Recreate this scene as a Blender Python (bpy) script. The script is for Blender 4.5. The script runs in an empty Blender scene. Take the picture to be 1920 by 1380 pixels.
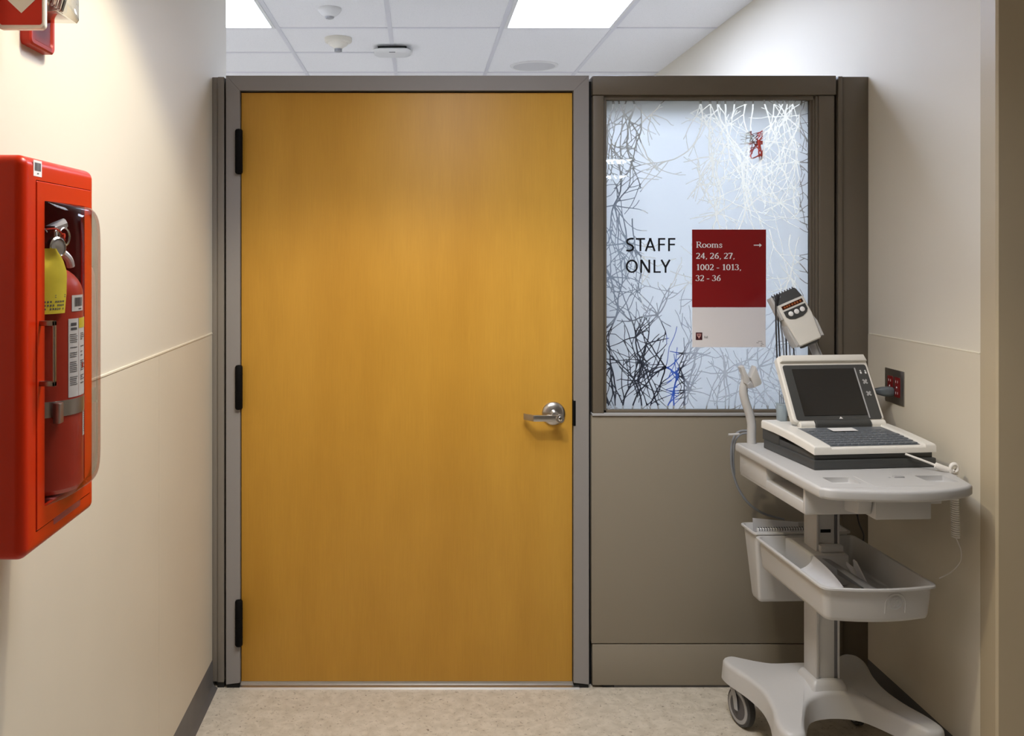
import bpy, bmesh, math, random
import numpy as np
from mathutils import Vector, Matrix

S = bpy.context.scene
COL = S.collection
random.seed(7)
R = math.radians

# ------------------------------------------------------------------ camera, world, exposure
FOC = 1708.0            # focal length in pixels of the 1920 wide frame
VPX, VPY = 787.0, 474.0  # vanishing point of the corridor
EYE = 1.567
cam_d = bpy.data.cameras.new('camera')
cam = bpy.data.objects.new('camera', cam_d)
COL.objects.link(cam)
cam.location = (0, 0, EYE)
cam.rotation_euler = (R(90), 0, 0)
cam_d.sensor_fit = 'HORIZONTAL'
cam_d.sensor_width = 36.0
cam_d.lens = FOC / 1920.0 * 36.0
cam_d.shift_x = (960 - VPX) / 1920.0
cam_d.shift_y = -(690 - VPY) / 1920.0
cam_d.clip_start = 0.05
S.camera = cam

world = bpy.data.worlds.new('world')
S.world = world
world.use_nodes = True
wb = world.node_tree.nodes['Background']
wb.inputs[0].default_value = (0.9, 0.93, 1.0, 1)
wb.inputs[1].default_value = 0.05

S.view_settings.view_transform = 'Standard'
S.view_settings.look = 'None'
S.view_settings.gamma = 1.0
S.view_settings.use_curve_mapping = False
S.view_settings.exposure = 0.0

CEIL = 2.794
PANEL_BEYOND = 16.5      # emission of the troffers in the room behind the partition
HALL_W = 22.0              # louvred corridor troffer
PANEL_HALL = 2.5         # emission of the corridor troffer
SPOT_W = 63.0            # recessed downlight in front of the door
COOL = (0.81, 0.92, 1.19)
WARM = (1.0, 0.87, 0.61)
NEUTRAL = (0.93, 0.96, 1.05)

# ------------------------------------------------------------------ helpers
def lin(c):
    return c / 12.92 if c <= 0.04045 else ((c + 0.055) / 1.055) ** 2.4

def rgb(r, g, b):
    return (lin(r / 255), lin(g / 255), lin(b / 255), 1)

def mat(name, col, rough=0.5, metal=0.0, spec=0.5, vary=0.0, vscale=8.0, bump=0.0, bscale=200.0, coat=0.0, stretch=(1, 1, 1)):
    m = bpy.data.materials.new(name)
    m.use_nodes = True
    nt = m.node_tree
    p = nt.nodes['Principled BSDF']
    p.inputs['Base Color'].default_value = col
    p.inputs['Roughness'].default_value = rough
    p.inputs['Metallic'].default_value = metal
    p.inputs['Specular IOR Level'].default_value = spec
    p.inputs['Coat Weight'].default_value = coat
    tc = nt.nodes.new('ShaderNodeTexCoord')
    mp = nt.nodes.new('ShaderNodeMapping')
    mp.inputs['Scale'].default_value = stretch
    nt.links.new(tc.outputs['Object'], mp.inputs[0])
    if vary > 0:
        n = nt.nodes.new('ShaderNodeTexNoise')
        n.inputs['Scale'].default_value = vscale
        n.inputs['Detail'].default_value = 4
        nt.links.new(mp.outputs[0], n.inputs['Vector'])
        r = nt.nodes.new('ShaderNodeValToRGB')
        r.color_ramp.elements[0].position = 0.3
        r.color_ramp.elements[1].position = 0.7
        r.color_ramp.elements[0].color = tuple(c * (1 - vary) for c in col[:3]) + (1,)
        r.color_ramp.elements[1].color = tuple(min(1, c * (1 + vary)) for c in col[:3]) + (1,)
        nt.links.new(n.outputs['Fac'], r.inputs[0])
        nt.links.new(r.outputs[0], p.inputs['Base Color'])
    if bump > 0:
        n2 = nt.nodes.new('ShaderNodeTexNoise')
        n2.inputs['Scale'].default_value = bscale
        nt.links.new(mp.outputs[0], n2.inputs['Vector'])
        b = nt.nodes.new('ShaderNodeBump')
        b.inputs['Strength'].default_value = bump
        b.inputs['Distance'].default_value = 0.002
        nt.links.new(n2.outputs['Fac'], b.inputs['Height'])
        nt.links.new(b.outputs[0], p.inputs['Normal'])
    return m

def emis(name, col, strength):
    m = bpy.data.materials.new(name)
    m.use_nodes = True
    nt = m.node_tree
    nt.nodes.remove(nt.nodes['Principled BSDF'])
    e = nt.nodes.new('ShaderNodeEmission')
    e.inputs[0].default_value = tuple(col) + (1,)
    e.inputs[1].default_value = strength
    nt.links.new(e.outputs[0], nt.nodes['Material Output'].inputs[0])
    return m

def clear_mat(name, tint=(1, 1, 1), ior=1.45, rough=0.02, gain=1.0):
    m = bpy.data.materials.new(name)
    m.use_nodes = True
    nt = m.node_tree
    nt.nodes.remove(nt.nodes['Principled BSDF'])
    t = nt.nodes.new('ShaderNodeBsdfTransparent')
    t.inputs[0].default_value = tuple(tint) + (1,)
    g = nt.nodes.new('ShaderNodeBsdfGlossy')
    g.inputs['Roughness'].default_value = rough
    f = nt.nodes.new('ShaderNodeFresnel')
    f.inputs[0].default_value = ior
    k = nt.nodes.new('ShaderNodeMath'); k.operation = 'MULTIPLY'; k.use_clamp = True
    k.inputs[1].default_value = gain
    mx = nt.nodes.new('ShaderNodeMixShader')
    nt.links.new(f.outputs[0], k.inputs[0])
    nt.links.new(k.outputs[0], mx.inputs[0])
    nt.links.new(t.outputs[0], mx.inputs[1])
    nt.links.new(g.outputs[0], mx.inputs[2])
    nt.links.new(mx.outputs[0], nt.nodes['Material Output'].inputs[0])
    return m

class MB:
    """collects shapes into one bmesh"""
    def __init__(self):
        self.bm = bmesh.new()
        self.mi = 0
    def _take(self, b, M=None):
        if M is not None:
            bmesh.ops.transform(b, matrix=M, verts=b.verts)
        for f in b.faces:
            f.material_index = self.mi
        me = bpy.data.meshes.new('tmp')
        b.to_mesh(me); b.free()
        self.bm.from_mesh(me)
        bpy.data.meshes.remove(me)
    def box(self, x0, x1, y0, y1, z0, z1, bev=0.0, seg=2, M=None):
        b = bmesh.new()
        bmesh.ops.create_cube(b, size=1)
        for v in b.verts:
            v.co = Vector(((x0 + x1) / 2 + v.co.x * (x1 - x0), (y0 + y1) / 2 + v.co.y * (y1 - y0), (z0 + z1) / 2 + v.co.z * (z1 - z0)))
        if bev > 0:
            bmesh.ops.bevel(b, geom=list(b.edges), offset=bev, segments=seg, profile=0.5, affect='EDGES')
        self._take(b, M)
        return self
    def prism(self, pts, h0, h1, axis='Z', bev=0.0, seg=2, M=None, vert_bev=False):
        """pts: 2D outline; axis Z: (x,y), Y: (x,z), X: (y,z)"""
        b = bmesh.new()
        def mk(p, h):
            if axis == 'Z': return (p[0], p[1], h)
            if axis == 'Y': return (p[0], h, p[1])
            return (h, p[0], p[1])
        a = [b.verts.new(mk(p, h0)) for p in pts]
        c = [b.verts.new(mk(p, h1)) for p in pts]
        b.faces.new(a); b.faces.new(list(reversed(c)))
        n = len(pts)
        for i in range(n):
            b.faces.new((a[i], c[i], c[(i + 1) % n], a[(i + 1) % n]))
        bmesh.ops.recalc_face_normals(b, faces=b.faces)
        if bev > 0:
            sa, sc = set(a), set(c)
            es = [e for e in b.edges if (e.verts[0] in sa) == (e.verts[1] in sa)]
            if vert_bev: es = list(b.edges)
            bmesh.ops.bevel(b, geom=es, offset=bev, segments=seg, profile=0.5, affect='EDGES')
        self._take(b, M)
        return self
    def loops(self, rings, cap0=True, cap1=True, closed=True, M=None):
        b = bmesh.new()
        vs = [[b.verts.new(p) for p in ring] for ring in rings]
        n = len(vs[0])
        for i in range(len(vs) - 1):
            for j in range(n if closed else n - 1):
                k = (j + 1) % n
                try: b.faces.new((vs[i][j], vs[i][k], vs[i + 1][k], vs[i + 1][j]))
                except ValueError: pass
        if cap0: b.faces.new(list(reversed(vs[0])))
        if cap1: b.faces.new(vs[-1])
        bmesh.ops.recalc_face_normals(b, faces=b.faces)
        self._take(b, M)
        return self
    def lathe(self, prof, c=(0, 0, 0), axis=(0, 0, 1), seg=32, cap=True):
        q = Vector(axis).normalized()
        M = Matrix.Translation(c) @ q.to_track_quat('Z', 'Y').to_matrix().to_4x4()
        rings = [[(r * math.cos(2 * math.pi * i / seg), r * math.sin(2 * math.pi * i / seg), z) for i in range(seg)] for r, z in prof]
        return self.loops(rings, cap, cap, True, M)
    def tube(self, pts, r, seg=10, cap=True, smooth=0, M=None):
        P = [Vector(p) for p in pts]
        if smooth: P = catmull(P, smooth)
        rs = r if isinstance(r, (list, tuple)) else None
        rings = []
        up = None
        for i, p in enumerate(P):
            t = (P[min(i + 1, len(P) - 1)] - P[max(i - 1, 0)]).normalized()
            if up is None:
                up = Vector((0, 0, 1)) if abs(t.z) < 0.9 else Vector((1, 0, 0))
            n = (up - t * up.dot(t))
            if n.length < 1e-6: n = t.orthogonal()
            n.normalize(); up = n
            bn = t.cross(n)
            rr = r if rs is None else rs[0] + (rs[1] - rs[0]) * i / (len(P) - 1)
            rings.append([tuple(p + (n * math.cos(a) + bn * math.sin(a)) * rr) for a in [2 * math.pi * k / seg for k in range(seg)]])
        return self.loops(rings, cap, cap, True, M)
    def poly(self, pts, M=None):
        b = bmesh.new()
        b.faces.new([b.verts.new(p) for p in pts])
        self._take(b, M)
        return self
    def grid(self, fn, nu, nv, M=None):
        b = bmesh.new()
        vs = [[b.verts.new(fn(i / nu, j / nv)) for j in range(nv + 1)] for i in range(nu + 1)]
        for i in range(nu):
            for j in range(nv):
                b.faces.new((vs[i][j], vs[i + 1][j], vs[i + 1][j + 1], vs[i][j + 1]))
        self._take(b, M)
        return self
    def build(self, name, m, parent=None, world=False, smooth=35, M=None):
        """world=True: the shapes are in world coordinates, move them into the parent's space"""
        me = bpy.data.meshes.new(name)
        if M is not None:
            bmesh.ops.transform(self.bm, matrix=M, verts=self.bm.verts)
        if world and parent is not None:
            inv = PM[parent.name].inverted()
            bmesh.ops.transform(self.bm, matrix=inv, verts=self.bm.verts)
        bmesh.ops.recalc_face_normals(self.bm, faces=self.bm.faces) if False else None
        self.bm.to_mesh(me); self.bm.free()
        for k in (m if isinstance(m, (list, tuple)) else [m]):
            me.materials.append(k)
        if smooth:
            me.shade_smooth()
            me.set_sharp_from_angle(angle=R(smooth))
        o = bpy.data.objects.new(name, me)
        COL.objects.link(o)
        if parent is not None:
            o.parent = parent
            PM[o.name] = PM[parent.name]
        else:
            PM[o.name] = Matrix.Identity(4)
        return o

PM = {}   # world matrix of every parent

def catmull(P, k):
    out = []
    n = len(P)
    for i in range(n - 1):
        p0, p1, p2, p3 = P[max(i - 1, 0)], P[i], P[i + 1], P[min(i + 2, n - 1)]
        for j in range(k):
            t = j / k
            out.append(0.5 * ((2 * p1) + (p2 - p0) * t + (2 * p0 - 5 * p1 + 4 * p2 - p3) * t * t + (3 * p1 - p0 - 3 * p2 + p3) * t ** 3))
    out.append(P[-1])
    return out

def catmull_closed(P, k):
    P = [Vector(p) for p in P]
    n = len(P); out = []
    for i in range(n):
        p0, p1, p2, p3 = P[i - 1], P[i], P[(i + 1) % n], P[(i + 2) % n]
        for j in range(k):
            t = j / k
            out.append(0.5 * ((2 * p1) + (p2 - p0) * t + (2 * p0 - 5 * p1 + 4 * p2 - p3) * t * t + (3 * p1 - p0 - 3 * p2 + p3) * t ** 3))
    return out

def rrect(x0, x1, y0, y1, r, seg=5, bow=0.0):
    """rounded rectangle outline, bow pushes the y0 side outwards"""
    pts = []
    r = max(r, 1e-5)
    for cx, cy, a0 in ((x1 - r, y0 + r, -90), (x1 - r, y1 - r, 0), (x0 + r, y1 - r, 90), (x0 + r, y0 + r, 180)):
        for i in range(seg + 1):
            a = R(a0 + 90 * i / seg)
            pts.append([cx + r * math.cos(a), cy + r * math.sin(a)])
    if bow:
        k = [[x0 + r + (x1 - x0 - 2 * r) * (i + 1) / 8, y0] for i in range(7)]
        pts = pts + k
        xm, hw, ym = (x0 + x1) / 2, (x1 - x0) / 2, (y0 + y1) / 2
        for p in pts:
            if p[1] < ym:
                p[1] -= bow * (1 - ((p[0] - xm) / hw) ** 2) * (ym - p[1]) / (ym - y0)
    return [tuple(p) for p in pts]

def root(name, loc, label, cat, rz=0.0, group=None, rx=0.0, ry=0.0):
    o = bpy.data.objects.new(name, None)
    COL.objects.link(o)
    o.empty_display_size = 0.05
    o.location = loc
    o.rotation_euler = (rx, ry, rz)
    PM[o.name] = Matrix.LocRotScale(Vector(loc), o.rotation_euler, None)
    tag(o, label, cat, group)
    return o

def tag(o, label=None, cat=None, group=None, kind=None):
    if label: o['label'] = label
    if cat: o['category'] = cat
    if group: o['group'] = group
    if kind: o['kind'] = kind
    return o

def structure(name, loc=(0, 0, 0), label=None, cat=None):
    o = bpy.data.objects.new(name, None)
    COL.objects.link(o)
    o.empty_display_size = 0.05
    o.location = loc
    PM[o.name] = Matrix.Translation(loc)
    tag(o, label, cat, None, 'structure')
    return o

YP = 3.28                          # front plane of the partition
K = YP / FOC
def wx(px): return (px - VPX) * K
def wz(py): return EYE - (py - VPY) * K
def at(px, py, Y): return Vector(((px - VPX) * Y / FOC, Y, EYE - (py - VPY) * Y / FOC))

# ------------------------------------------------------------------ materials
M = {}
M['paint'] = mat('wall_paint', (0.74, 0.69, 0.59, 1), 0.55, spec=0.35, bump=0.05, bscale=350)
M['sheet'] = mat('wall_sheet', (0.715, 0.65, 0.53, 1), 0.5, spec=0.35, vary=0.02, vscale=3)
M['seam'] = mat('seam_strip', (0.86, 0.80, 0.66, 1), 0.4)
M['guard'] = mat('corner_guard', (0.50, 0.42, 0.29, 1), 0.45)
M['base_grey'] = mat('cove_base', (0.115, 0.11, 0.108, 1), 0.45, vary=0.06, vscale=15)
M['far_paint'] = mat('far_paint', (0.36, 0.40, 0.46, 1), 0.6)
M['wainscot'] = mat('grey_wainscot', (0.40, 0.40, 0.41, 1), 0.5)
M['dframe'] = mat('door_frame_grey', (0.30, 0.285, 0.28, 1), 0.45, spec=0.4, bump=0.03, bscale=500)
M['wframe'] = mat('window_frame_taupe', (0.155, 0.130, 0.098, 1), 0.45, spec=0.4, bump=0.03, bscale=500)
M['post'] = mat('post_taupe', (0.25, 0.225, 0.195, 1), 0.45, spec=0.4)
M['wpanel'] = mat('partition_panel', (0.275, 0.242, 0.19, 1), 0.5, spec=0.35, bump=0.04, bscale=700)
M['black'] = mat('black_gap', (0.006, 0.006, 0.006, 1), 0.7)
M['blackm'] = mat('black_hinge', (0.004, 0.004, 0.0045, 1), 0.6, spec=0.12)
M['steel'] = mat('brushed_steel', (0.56, 0.54, 0.52, 1), 0.28, 1.0)
M['alu'] = mat('aluminium', (0.66, 0.64, 0.62, 1), 0.35, 1.0)
M['lever'] = mat('painted_lever', (0.62, 0.62, 0.64, 1), 0.35, 0.3)
M['chrome'] = mat('plated_steel', (0.72, 0.71, 0.70, 1), 0.18, 1.0)
M['red'] = mat('red_enamel', (0.56, 0.024, 0.002, 1), 0.3, spec=0.3)
M['redx'] = mat('red_cylinder', (0.54, 0.048, 0.024, 1), 0.34)
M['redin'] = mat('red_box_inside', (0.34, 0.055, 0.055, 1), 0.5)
M['redal'] = mat('red_alarm', (0.44, 0.032, 0.014, 1), 0.45, spec=0.3)
M['redsign'] = mat('red_sign_face', (0.56, 0.022, 0.004, 1), 0.45, spec=0.25)
M['white'] = mat('white_plastic', (0.82, 0.82, 0.81, 1), 0.4)
M['whitew'] = mat('white_sticker', (0.90, 0.90, 0.90, 1), 0.4)
M['cream'] = mat('cream_plastic', (0.80, 0.76, 0.66, 1), 0.4)
M['yellow'] = mat('yellow_tag', (0.88, 0.74, 0.06, 1), 0.5, vary=0.06, vscale=30)
M['ink'] = mat('ink', (0.010, 0.010, 0.012, 1), 0.6, spec=0.15)
M['inkg'] = mat('ink_grey', (0.12, 0.12, 0.13, 1), 0.5)
M['cart'] = mat('cart_plastic', (0.54, 0.535, 0.53, 1), 0.38, vary=0.015, vscale=5)
M['cartg'] = mat('cart_grey', (0.40, 0.40, 0.41, 1), 0.4)
M['ecgw'] = mat('ecg_white', (0.80, 0.78, 0.73, 1), 0.32)
M['ecgd'] = mat('ecg_dark', (0.055, 0.057, 0.057, 1), 0.42)
M['ecgk'] = mat('ecg_keys', (0.135, 0.15, 0.17, 1), 0.35)
M['screen'] = mat('screen_off', (0.010, 0.009, 0.008, 1), 0.12)
M['tyre'] = mat('tyre_rubber', (0.05, 0.05, 0.052, 1), 0.5)
M['wheelg'] = mat('wheel_grey', (0.36, 0.36, 0.37, 1), 0.4)
M['wheeld'] = mat('wheel_dark', (0.075, 0.072, 0.08, 1), 0.4)
M['cordg'] = mat('cord_grey', (0.22, 0.235, 0.26, 1), 0.4)
M['cordd'] = mat('cord_dark', (0.035, 0.035, 0.04, 1), 0.45)
M['cordw'] = mat('cord_white', (0.85, 0.82, 0.77, 1), 0.45)
M['plug'] = mat('plug_grey', (0.13, 0.15, 0.165, 1), 0.35)
M['outred'] = mat('outlet_red', (0.16, 0.008, 0.008, 1), 0.35)
M['paper'] = mat('paper', (0.86, 0.86, 0.88, 1), 0.6)
M['paperg'] = mat('grey_folder', (0.36, 0.36, 0.37, 1), 0.5)
M['signred'] = mat('sign_crimson', (0.27, 0.013, 0.015, 1), 0.22)
M['signwhite'] = mat('sign_white', (0.84, 0.82, 0.85, 1), 0.35)
M['crest'] = mat('crest_dark', (0.05, 0.006, 0.012, 1), 0.4)
M['pink'] = mat('crest_pink', (0.80, 0.45, 0.42, 1), 0.4)
M['blue'] = mat('blue_plastic', (0.03, 0.12, 0.55, 1), 0.4)
M['darkcab'] = mat('dark_cabinet', (0.008, 0.010, 0.020, 1), 0.5)
M['cupclear'] = clear_mat('clear_cup', (0.95, 0.98, 1.0), 1.45, 0.05, 0.6)
_nt = M['cupclear'].node_tree
_d = _nt.nodes.new('ShaderNodeBsdfDiffuse'); _d.inputs[0].default_value = (0.75, 0.86, 0.92, 1)
_m = _nt.nodes.new('ShaderNodeMixShader'); _m.inputs[0].default_value = 0.30
_o = _nt.nodes['Material Output']
_nt.links.new(_o.inputs[0].links[0].from_socket, _m.inputs[1]); _nt.links.new(_d.outputs[0], _m.inputs[2]); _nt.links.new(_m.outputs[0], _o.inputs[0])
M['acrylic'] = clear_mat('acrylic', (0.93, 0.92, 0.91), 1.49, 0.03, 0.55)
M['glass'] = clear_mat('window_glass', (0.96, 0.98, 0.97), 1.5, 0.0, 1.0)
M['lens'] = clear_mat('strobe_lens', (0.88, 0.88, 0.86), 1.5, 0.05, 2.2)
M['diff_cool'] = emis('troffer_diffuser', COOL, PANEL_BEYOND)
M['diff_warm'] = emis('troffer_diffuser_hall', NEUTRAL, PANEL_HALL)
M['lampface'] = emis('downlight_lens', WARM, 2.0)

def wood():
    m = bpy.data.materials.new('maple_veneer')
    m.use_nodes = True
    nt = m.node_tree; L = nt.links
    p = nt.nodes['Principled BSDF']
    tc = nt.nodes.new('ShaderNodeTexCoord')
    def noise(scale, stretch, detail=3):
        mp = nt.nodes.new('ShaderNodeMapping'); mp.inputs['Scale'].default_value = stretch
        L.new(tc.outputs['Object'], mp.inputs[0])
        n = nt.nodes.new('ShaderNodeTexNoise'); n.inputs['Scale'].default_value = scale; n.inputs['Detail'].default_value = detail
        L.new(mp.outputs[0], n.inputs['Vector'])
        return n
    n1 = noise(1.0, (2.6, 1, 0.18), 1.5)
    n2 = noise(1.0, (9, 1, 2.2), 4)
    n3 = noise(1.0, (220, 1, 9), 2)
    r1 = nt.nodes.new('ShaderNodeValToRGB')
    r1.color_ramp.elements[0].position = 0.32; r1.color_ramp.elements[0].color = (0.60, 0.305, 0.038, 1)
    r1.color_ramp.elements[1].position = 0.68; r1.color_ramp.elements[1].color = (0.73, 0.405, 0.062, 1)
    L.new(n1.outputs['Fac'], r1.inputs[0])
    mx = nt.nodes.new('ShaderNodeMixRGB'); mx.blend_type = 'MULTIPLY'; mx.inputs[0].default_value = 1.0
    r2 = nt.nodes.new('ShaderNodeValToRGB')
    r2.color_ramp.elements[0].position = 0.3; r2.color_ramp.elements[0].color = (0.90, 0.88, 0.84, 1)
    r2.color_ramp.elements[1].position = 0.7; r2.color_ramp.elements[1].color = (1, 1, 1, 1)
    L.new(n2.outputs['Fac'], r2.inputs[0])
    L.new(r1.outputs[0], mx.inputs[1]); L.new(r2.outputs[0], mx.inputs[2])
    mx2 = nt.nodes.new('ShaderNodeMixRGB'); mx2.blend_type = 'MULTIPLY'; mx2.inputs[0].default_value = 1.0
    r3 = nt.nodes.new('ShaderNodeValToRGB')
    r3.color_ramp.elements[0].position = 0.3; r3.color_ramp.elements[0].color = (0.95, 0.94, 0.93, 1)
    r3.color_ramp.elements[1].position = 0.7; r3.color_ramp.elements[1].color = (1, 1, 1, 1)
    L.new(n3.outputs['Fac'], r3.inputs[0])
    L.new(mx.outputs[0], mx2.inputs[1]); L.new(r3.outputs[0], mx2.inputs[2])
    L.new(mx2.outputs[0], p.inputs['Base Color'])
    p.inputs['Roughness'].default_value = 0.42
    p.inputs['Specular IOR Level'].default_value = 0.35
    return m
M['wood'] = wood()

def vinyl_floor():
    m = bpy.data.materials.new('vinyl_floor')
    m.use_nodes = True
    nt = m.node_tree; L = nt.links
    p = nt.nodes['Principled BSDF']
    tc = nt.nodes.new('ShaderNodeTexCoord')
    mp = nt.nodes.new('ShaderNodeMapping'); mp.inputs['Scale'].default_value = (1, 1, 1)
    L.new(tc.outputs['Object'], mp.inputs[0])
    def layer(scale, det, lo, hi, c0, c1, dist=0.0):
        n = nt.nodes.new('ShaderNodeTexNoise'); n.inputs['Scale'].default_value = scale; n.inputs['Detail'].default_value = det
        n.inputs['Distortion'].default_value = dist
        L.new(mp.outputs[0], n.inputs['Vector'])
        r = nt.nodes.new('ShaderNodeValToRGB')
        r.color_ramp.elements[0].position = lo; r.color_ramp.elements[0].color = c0
        r.color_ramp.elements[1].position = hi; r.color_ramp.elements[1].color = c1
        L.new(n.outputs['Fac'], r.inputs[0])
        return r
    a = layer(28, 5, 0.35, 0.65, (0.55, 0.495, 0.405, 1), (0.67, 0.61, 0.515, 1), 0.6)
    b = layer(95, 3, 0.30, 0.40, (0.62, 0.60, 0.57, 1), (1, 1, 1, 1), 0.8)
    c = layer(60, 2, 0.26, 0.30, (0.38, 0.35, 0.32, 1), (1, 1, 1, 1), 0.3)
    m1 = nt.nodes.new('ShaderNodeMixRGB'); m1.blend_type = 'MULTIPLY'; m1.inputs[0].default_value = 1
    m2 = nt.nodes.new('ShaderNodeMixRGB'); m2.blend_type = 'MULTIPLY'; m2.inputs[0].default_value = 1
    L.new(a.outputs[0], m1.inputs[1]); L.new(b.outputs[0], m1.inputs[2])
    L.new(m1.outputs[0], m2.inputs[1]); L.new(c.outputs[0], m2.inputs[2])
    L.new(m2.outputs[0], p.inputs['Base Color'])
    p.inputs['Roughness'].default_value = 0.32
    p.inputs['Specular IOR Level'].default_value = 0.4
    return m
M['floor'] = vinyl_floor()

def tile_mat():
    m = mat('ceiling_tile', (0.92, 0.92, 0.93, 1), 0.9, spec=0.1)
    nt = m.node_tree; L = nt.links
    p = nt.nodes['Principled BSDF']
    tc = nt.nodes.new('ShaderNodeTexCoord')
    n = nt.nodes.new('ShaderNodeTexNoise'); n.inputs['Scale'].default_value = 140; n.inputs['Detail'].default_value = 3
    L.new(tc.outputs['Object'], n.inputs['Vector'])
    r = nt.nodes.new('ShaderNodeValToRGB')
    r.color_ramp.elements[0].position = 0.33; r.color_ramp.elements[0].color = (0.84, 0.84, 0.85, 1)
    r.color_ramp.elements[1].position = 0.42; r.color_ramp.elements[1].color = (0.92, 0.92, 0.93, 1)
    L.new(n.outputs['Fac'], r.inputs[0]); L.new(r.outputs[0], p.inputs['Base Color'])
    return m
M['tile'] = tile_mat()
M['tbar'] = mat('ceiling_tbar', (0.78, 0.78, 0.82, 1), 0.4)

def film_mat():
    m = bpy.data.materials.new('frosted_film')
    m.use_nodes = True
    nt = m.node_tree; L = nt.links
    nt.nodes.remove(nt.nodes['Principled BSDF'])
    at_ = nt.nodes.new('ShaderNodeAttribute'); at_.attribute_name = 'twig_distance'
    mr = nt.nodes.new('ShaderNodeMapRange'); mr.clamp = True
    mr.inputs['From Min'].default_value = -0.0004; mr.inputs['From Max'].default_value = 0.0004
    L.new(at_.outputs['Fac'], mr.inputs['Value'])
    d = nt.nodes.new('ShaderNodeBsdfDiffuse'); d.inputs[0].default_value = (0.84, 0.85, 0.86, 1)
    t = nt.nodes.new('ShaderNodeBsdfTranslucent'); t.inputs[0].default_value = (0.94, 0.95, 0.96, 1)
    mx = nt.nodes.new('ShaderNodeMixShader'); mx.inputs[0].default_value = 0.62
    L.new(d.outputs[0], mx.inputs[1]); L.new(t.outputs[0], mx.inputs[2])
    tr = nt.nodes.new('ShaderNodeBsdfTransparent')
    m2 = nt.nodes.new('ShaderNodeMixShader')
    L.new(mr.outputs['Result'], m2.inputs[0])
    L.new(tr.outputs[0], m2.inputs[1]); L.new(mx.outputs[0], m2.inputs[2])
    L.new(m2.outputs[0], nt.nodes['Material Output'].inputs[0])
    return m
M['film'] = film_mat()

# ------------------------------------------------------------------ room shell
XL, XR = -0.749, 1.62
YC = 2.555                       # where the right wall turns away
def st(mb, name, m, **k):
    o = mb.build(name, m, **k); o['kind'] = 'structure'; return o

st(MB().box(-4.2, 4.6, -3.0, 16.2, -0.1, 0.0), 'floor', M['floor'])
st(MB().box(-4.2, 4.6, -3.0, 16.2, CEIL, CEIL + 0.1), 'ceiling', M['tile'])
st(MB().box(XL - 0.14, XL, -3.0, 3.525, 0, CEIL), 'wall_left', M['paint'])
st(MB().box(XR, XR + 0.14, YC, 6.65, 0, CEIL).box(XR + 0.14, 4.5, YC, YC + 0.14, 0, CEIL), 'wall_right', M['paint'])
st(MB().box(XL - 0.14, 4.6, -3.1, -3.0, 0, CEIL), 'wall_back', M['paint'])
st(MB().box(4.5, 4.6, -3.0, 16.2, 0, CEIL), 'wall_east', M['paint'])
st(MB().box(-4.2, 4.6, 16.1, 16.2, 0, CEIL), 'wall_far', M['far_paint'])
st(MB().box(-4.2, -4.1, 3.38, 16.1, 0, CEIL), 'wall_west', M['paint'])
st(MB().box(-4.2, XL - 0.14, 3.385, 3.525, 0, CEIL), 'wall_return', M['paint'])

# ceiling grid
g = MB()
xs = [-0.773 + 0.61 * k for k in range(-5, 9)]
for x in xs:
    y0 = 3.53 if x < XL else (3.53 if x < 1.6 else 6.7)
    g.box(x - 0.012, x + 0.012, y0, 16.0, CEIL - 0.004, CEIL + 0.002)
for k in range(-1, 18):
    y = 4.966 + 0.61 * k
    if y < 3.6: continue
    x1 = XR if y < 6.6 else 4.4
    if k % 2 == 0:
        g.box(-4.0, x1, y - 0.012, y + 0.012, CEIL - 0.0035, CEIL + 0.002)
    else:
        g.box(-4.0, -0.163, y - 0.012, y + 0.012, CEIL - 0.0035, CEIL + 0.002)
st(g, 'trim_1', M['tbar'])

# wall sheets below the chair-rail seam, seam strips
ZS = 1.275
sh = MB()
sh.box(XL, XL + 0.0018, -2.9, 2.609, 0.10, ZS)
sh.box(XL, XL + 0.0018, 2.611, YP - 0.002, 0.10, ZS)
st(sh, 'trim_2', M['sheet'])
st(MB().box(XL, XL + 0.0035, -2.9, YP - 0.002, ZS, ZS + 0.0045), 'trim_3', M['seam'])
st(MB().box(XR - 0.0018, XR, YC + 0.075, YP + 0.1, 0.10, ZS), 'trim_4', M['sheet'])
st(MB().box(XR - 0.0030, XR, YC + 0.075, YP - 0.002, ZS, ZS + 0.0035), 'trim_5', M['seam'])
st(MB().box(XR - 0.003, XR, YP + 0.12, 6.6, 0.0, 1.34), 'trim_11', M['wainscot'])
# corner guard
st(MB().prism([(XR - 0.003, YC + 0.072), (XR - 0.003, YC + 0.004), (XR + 0.002, YC - 0.003), (XR + 0.074, YC - 0.003), (XR + 0.074, YC), (XR, YC), (XR, YC + 0.072)], 0.102, CEIL, bev=0.0), 'trim_6', M['guard'])

# cove bases
def cove(mb, pts_):  # profile in (out, z)
    return mb
prof = [(0, 0), (0.022, 0), (0.020, 0.003), (0.010, 0.010), (0.005, 0.022), (0.004, 0.098), (0.002, 0.101), (0, 0.101)]
st(MB().prism([(XL + a, z) for a, z in prof], -2.9, YP - 0.002, axis='Y'), 'baseboard_left', M['base_grey'])
bb = MB().prism([(XR - a, z) for a, z in prof], YC - 0.01, YP + 0.12, axis='Y')
bb.prism([(YC - a, z) for a, z in prof], XR, 4.4, axis='X')
st(bb, 'baseboard_right', M['base_grey'])

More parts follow.
